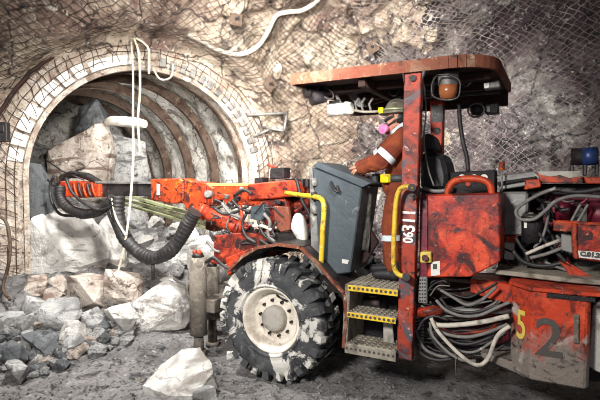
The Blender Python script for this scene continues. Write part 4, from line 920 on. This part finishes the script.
tk = part(MB().cyl(mp(571, 157, 1.3), mp(598, 156, 1.3), .085, .085, 20), 'air_cleaner', 'void')
MB().cyl(mp(582, 156.6, 1.3), mp(596, 156, 1.3), .088, .088, 20).build('band', M['blueband'], tk)
for x in (572, 585, 597): MB().pp([(x - 2, 160), (x + 2, 160), (x + 2, 176), (x - 2, 176)], 1.28, .1).build('stand', M['steel'], tk)
# things lying on the rig
P = RIG_M @ mp(300, 230, .55)
def world_part(mb, name, m):
    mb.bm.transform(RIG_M); return mb.build(name, M[m])
b = MB().ball(mp(301, 230, .5), .17, (.55, .6, 1.05), 20)
for v in b.bm.verts: v.co += V(noise.noise_vector(v.co * 7)) * .035; v.co.x -= (v.co.z - mp(300, 231, .55).z) * .25
tag(world_part(b, 'plastic_bag', 'bag'), 'crumpled white plastic bag wedged left of the blue grey console', 'bag')
b = MB(); R = []
for i in range(9):
    row = []
    for j in range(13):
        x = 358 + i * 1.7 - 4 * (j / 12) ** 2 + (j > 6) * .2 * j * (4 - i) * -.1; y = 190 + j * 4.8 + i * .5
        row.append(b.bm.verts.new(mp(x, y, .42 + .035 * math.sin(i * 1.6 + j * .3) + .02 * noise.noise(V((i, j, 0)) * .5))))
    R.append(row)
for i in range(8):
    for j in range(12): b.bm.faces.new((R[i][j], R[i + 1][j], R[i + 1][j + 1], R[i][j + 1])).smooth = True
ob = world_part(b, 'rag', 'cloth_dark'); sd = ob.modifiers.new('s', 'SOLIDIFY'); sd.thickness = .012
tag(ob, 'grimy grey rag hanging on the right side of the console', 'rag')
# ------------------------------------------------------------------ the operator
def remesh(mb, vox, sm_=2, wr=0, wsc=14):
    me = bpy.data.meshes.new('t'); mb.bm.to_mesh(me); mb.bm.free(); o = bpy.data.objects.new('t', me); COL.objects.link(o)
    r = o.modifiers.new('r', 'REMESH'); r.mode = 'VOXEL'; r.voxel_size = vox; r.use_smooth_shade = True
    s = o.modifiers.new('s', 'SMOOTH'); s.iterations = sm_; s.factor = .5
    dg = bpy.context.evaluated_depsgraph_get(); m2 = bpy.data.meshes.new_from_object(o.evaluated_get(dg)); bpy.data.objects.remove(o)
    if wr:
        for v in m2.vertices: v.co += v.normal * wr * (noise.noise(V((v.co.x, v.co.y, v.co.z * .55)) * wsc) + .5 * noise.noise(v.co * wsc * 2))
    for p in m2.polygons: p.use_smooth = True
    return m2
def limb(mb, chain):
    """tapering limb through joints (point, radius)"""
    for (a, ra), (b_, rb) in zip(chain, chain[1:]):
        mb.cyl(a, b_, ra, rb, 14)
        mb.ball(a, ra, seg=14)
    mb.ball(chain[-1][0], chain[-1][1], seg=14)
HD = mp(396.5, 118.5, .47); NK = mp(401.5, 131, .47); CH = mp(404, 145, .47); WA = mp(402, 168, .47); PV = mp(399, 184, .47)
S1, S2 = mp(405, 136, .27), mp(400, 136, .66)
E1, E2 = mp(381.5, 161, .20), mp(378, 160, .72)
H1, H2 = mp(358, 170, .30), mp(356, 167, .62)
HP1, HP2 = mp(399.5, 188, .38), mp(399.5, 188, .57)
K1, K2 = mp(391, 228, .33), mp(390, 227, .60)
PZ = mp(372, 287, 0).z + .012
A1, A2 = mp(393, 262, .33), mp(390, 262, .60)
A1.z = A2.z = PZ + .09
bd = MB()
limb(bd, [(PV, .13), (WA, .125), (CH, .145), (NK, .06), (HD + V((.02, 0, -.04)), .055)])
limb(bd, [(S1, .06), (CH.lerp(S1, .4), .10)]); limb(bd, [(S2, .06), (CH.lerp(S2, .4), .10)])
FW = (mp(380, 124, .47) - HD).normalized(); FW = V((FW.x, 0, FW.z - .12)).normalized()
bd.ball(HD + V((.01, 0, .03)), .1, (1.0, .78, 1.08)); bd.ball(HD + FW * .03 + V((0, 0, -.045)), .075, (1, .78, 1.05)); bd.ball(HD + FW * .06 + V((0, 0, -.085)), .035, (1, 1, .8))
bd.tube([HD + FW * .09 + V((0, 0, .025)), HD + FW * .118 + V((0, 0, -.012)), HD + FW * .095 + V((0, 0, -.025))], .014, 8, 3)
for s in (-1, 1):
    bd.ball(HD + V((.02, s * .079, -.01)), .03, (.7, .3, 1.1), 10); bd.ball(HD + FW * .083 + V((0, s * .033, .022)), .013, seg=8)
bd.ball(HD + FW * .092 + V((0, 0, -.058)), .018, (.6, 1.3, .5), 8)
for S, E, H, sg in ((S1, E1, H1, -1), (S2, E2, H2, 1)):
    wr = E.lerp(H, .86); limb(bd, [(S, .055), (E, .043), (wr, .03)])
    f = (H - E).normalized(); side = V((0, -sg, 0)); up = f.cross(side).normalized(); up = up if up.z > 0 else -up
    pc = wr + f * .05; bd.box(pc, (.09, .075, .032), f.to_track_quat('X', 'Z').to_euler(), .012); limb(bd, [(wr, .028), (pc, .024)])
    for q, (ln, off) in enumerate(((.07, -.030), (.08, -.010), (.075, .010), (.058, .029))):
        k = wr + f * .085 + V((0, off * -sg, 0)); k2 = k + f * ln * .5 - up * .012; k3 = k2 + f * ln * .2 - up * ln * .45; k4 = k3 - f * ln * .12 - up * ln * .2
        limb(bd, [(k - f * .02, .0105), (k, .0105), (k2, .0095), (k3, .0085), (k4, .0075)])
    t0 = wr + f * .025 + V((0, .034 * sg, 0)); limb(bd, [(t0, .014), (t0 + f * .03 + V((0, .022 * sg, 0)) - up * .008, .012), (t0 + f * .06 + V((0, .02 * sg, 0)) - up * .03, .010)])
for HPx, K, A in ((HP1, K1, A1), (HP2, K2, A2)): limb(bd, [(HPx, .085), (K, .055), (A + V((0, 0, .03)), .04)]); limb(bd, [(A, .04), (A + V((-.12, 0, -.045)), .032)])
ped = remesh(bd, .0075, 2); ped.name = 'person'; ped.materials.append(M['skin'])
person = bpy.data.objects.new('person', ped); COL.objects.link(person); person.matrix_world = RIG_M
tag(person, 'person in orange coverall and dark hard hat standing at the console controls', 'person')
def wear(name, me, m):
    me.name = name; me.materials.append(M[m]); o = bpy.data.objects.new(name, me); COL.objects.link(o); o.parent = person; return o
def wearmb(name, mb, m, par=None):
    o = mb.build(name, M[m]); o.parent = par or person; return o
cv = MB()
limb(cv, [(PV + V((0, 0, -.02)), .165), (WA, .15), (CH, .18), (CH.lerp(NK, .62), .12), (NK + V((0, 0, -.045)), .082)])
limb(cv, [(S1, .085), (CH.lerp(S1, .3), .13)]); limb(cv, [(S2, .085), (CH.lerp(S2, .3), .13)])
cv.ball(CH + V((.02, 0, -.05)), .19, (.9, 1.05, 1.1)); cv.ball(WA + V((.0, 0, .03)), .165, (.95, 1.1, 1)); cv.ball(PV + V((.02, 0, 0)), .175, (.9, 1.05, .9))
for S, E, H in ((S1, E1, H1), (S2, E2, H2)): limb(cv, [(S, .10), (S.lerp(E, .5), .096), (E, .084), (E.lerp(H, .84), .056)])
for HPx, K, A in ((HP1, K1, A1), (HP2, K2, A2)): limb(cv, [(HPx, .115), (HPx.lerp(K, .5), .105), (K, .088), (A + V((0, 0, .05)), .075)])
wear('coverall', remesh(cv, .011, 3, .010, 13), 'coverall')
def band(a, b_, r, name='reflective_band', ln=.055):
    d = (b_ - a).normalized(); n = d.orthogonal().normalized()
    wearmb(name, MB().tube([a - d * ln / 2, a + d * ln / 2], r, 18, 1, False), 'silver')
band(S1.lerp(E1, .80), E1, .101, ln=.06); band(S2.lerp(E2, .80), E2, .101, ln=.06)
band(K1.lerp(A1, .22), A1, .098); band(K2.lerp(A2, .22), A2, .098)
wearmb('shoulder_stripe', MB().tube([NK + V((-.06, -.10, -.03)), S1 + V((-.02, .02, .105)), S1 + V((.05, .02, .075)), S1 + V((.12, .0, -.05))], .028, 8, 5), 'silver')
wearmb('belt', MB().lathe([(.178, -.035), (.186, -.03), (.186, .03), (.178, .035)], Matrix.Translation(mp(400, 178.5, .47)) @ Matrix.Diagonal((1.0, 1.06, 1, 1)), 32), 'seat')
bp_ = wearmb('battery_pack', MB().box(mp(385.5, 178.5, .29), (.105, .06, .085), Euler((0, 0, -.5)), .012), 'brightyellow')
wearmb('latch', MB().box(mp(385.5, 175.5, .255), (.06, .012, .02), Euler((0, 0, -.5)), .003), 'ylw_mark', bp_)
wearmb('pouch', MB().box(mp(376, 178.5, .42), (.07, .1, .10), None, .015), 'seat')
for A in (A1, A2):
    bt_ = MB(); limb(bt_, [(V((A.x + .02, A.y, PZ + .16)), .068), (V((A.x + .02, A.y, PZ + .06)), .06), (V((A.x - .10, A.y, PZ + .052)), .052), (V((A.x - .17, A.y, PZ + .045)), .045)])
    me = remesh(bt_, .01, 2)
    for v in me.vertices: v.co.z = max(v.co.z, PZ + .002)
    wear('boot', me, 'seat')
hm = MB().ball(HD + V((.012, 0, .055)), .135, (1.06, .86, .86), 24)
for v in list(hm.bm.verts):
    if v.co.z < HD.z + .045: v.co.z = HD.z + .045
hm.lathe([(.12, 0), (.155, -.006), (.16, .002), (.12, .012)], Matrix.Translation(HD + V((-.005, 0, .048))) @ Matrix.Diagonal((1.08, .85, 1, 1)), 28)
hl = wearmb('hard_hat', hm, 'helmet', person)
wearmb('hat_ridge', MB().tube([HD + V((-.12, 0, .08)), HD + V((-.06, 0, .165)), HD + V((.03, 0, .178)), HD + V((.11, 0, .13)), HD + V((.15, 0, .06))], .016, 8, 5), 'cloth_dark', hl)
wearmb('hat_strap', MB().tube([HD + V((-.135, -.01, .085)), HD + V((-.07, -.1, .085)), HD + V((.03, -.119, .08)), HD + V((.12, -.075, .08)), HD + V((.15, 0, .08))], .011, 6, 5), 'green', hl)
wearmb('cap_lamp', MB().cyl(HD + V((-.13, -.01, .088)), HD + V((-.175, -.015, .08)), .034, .038, 16), 'brightyellow', hl)
rs = MB(); rs.ball(HD + FW * .095 + V((0, 0, -.05)), .062, (.8, .95, .95), 16)
rv = wearmb('respirator', rs, 'cloth_dark')
for s in (-1, 1): wearmb('filter', MB().cyl(HD + FW * .10 + V((0, s * .035, -.058)), HD + FW * .125 + V((0, s * .095, -.062)), .042, .044, 18), 'pink', rv)
wearmb('head_strap', MB().tube([HD + FW * .07 + V((0, -.055, -.045)), HD + V((.03, -.085, -.02)), HD + V((.1, -.05, .0))], .01, 6, 4), 'seat', rv)
wearmb('safety_glasses', MB().tube([HD + FW * .098 + V((0, .04, .022)), HD + FW * .112 + V((0, 0, .02)), HD + FW * .098 + V((0, -.045, .022)), HD + V((0, -.082, .02))], .014, 6, 4), 'seat')
wearmb('hair', MB().ball(HD + V((.045, 0, .0)), .088, (.72, .92, .9), 14), 'seat')
# ------------------------------------------------------------------ light
def lamp(name, kind, loc, aim, energy, col, size=1.0, angle=90, blend=1):
    l = bpy.data.lights.new(name, kind); l.energy = energy; l.color = col
    if kind == 'SPOT': l.spot_size = math.radians(angle); l.spot_blend = blend; l.shadow_soft_size = size
    else: l.size = size
    o = bpy.data.objects.new(name, l); COL.objects.link(o); o.location = loc
    o.rotation_euler = (V(aim) - V(loc)).to_track_quat('-Z', 'Y').to_euler(); return o
lamp('unseen_spot', 'SPOT', (.9, .8, 3.9), (-2.9, 9.2, 2.6), 3300, (1, .97, .92), .25, 60)  # added spot down the tunnel axis, brightens its inside
lamp('unseen_spot', 'SPOT', (-2.2, -.2, 3.8), (.2, 5.2, 1.3), 2000, (1, .98, .95), .4, 95)
lamp('unseen_spot', 'SPOT', (-2.2, 5.2, 4.9), (-2.4, 7.0, .3), 1700, (1, .99, .97), .2, 125)  # added overhead spot, gives the rocks lit tops and dark sides
lamp('unseen_spot', 'SPOT', (-1.0, 5.4, 4.9), (1.0, 9.8, 2.6), 3300, (1, .97, .92), .2, 110)  # added spot that lifts the cream rock right of the arch
lamp('unseen_spot', 'SPOT', (-.6, 2.6, 3.3), (-.3, 9.4, 5.4), 1500, (1, .96, .90), .2, 80)  # added spot that brightens the upper rock above the arch
lamp('unseen_spot', 'SPOT', (2.6, 6.7, 3.4), (3.2, 9.0, 2.0), 260, (.92, 1, .97), .25, 130)  # unseen spot brightening the rock behind the canopy
lamp('unseen_spot', 'SPOT', (-3.4, 9.9, 3.5), (-4.6, 12.0, 2.4), 200, (1, .98, .94), .3, 160)  # added spot inside the tunnel to brighten the lining
w = bpy.data.worlds.new('world'); SC.world = w; w.use_nodes = True
w.node_tree.nodes['Background'].inputs[0].default_value = (.80, .84, .95, 1); w.node_tree.nodes['Background'].inputs[1].default_value = .27
SC.view_settings.view_transform = 'Standard'; SC.view_settings.look = 'None'; SC.view_settings.gamma = 1; SC.view_settings.exposure = 0
SC.view_settings.use_curve_mapping = False
SC.cycles.filter_width = 1.0
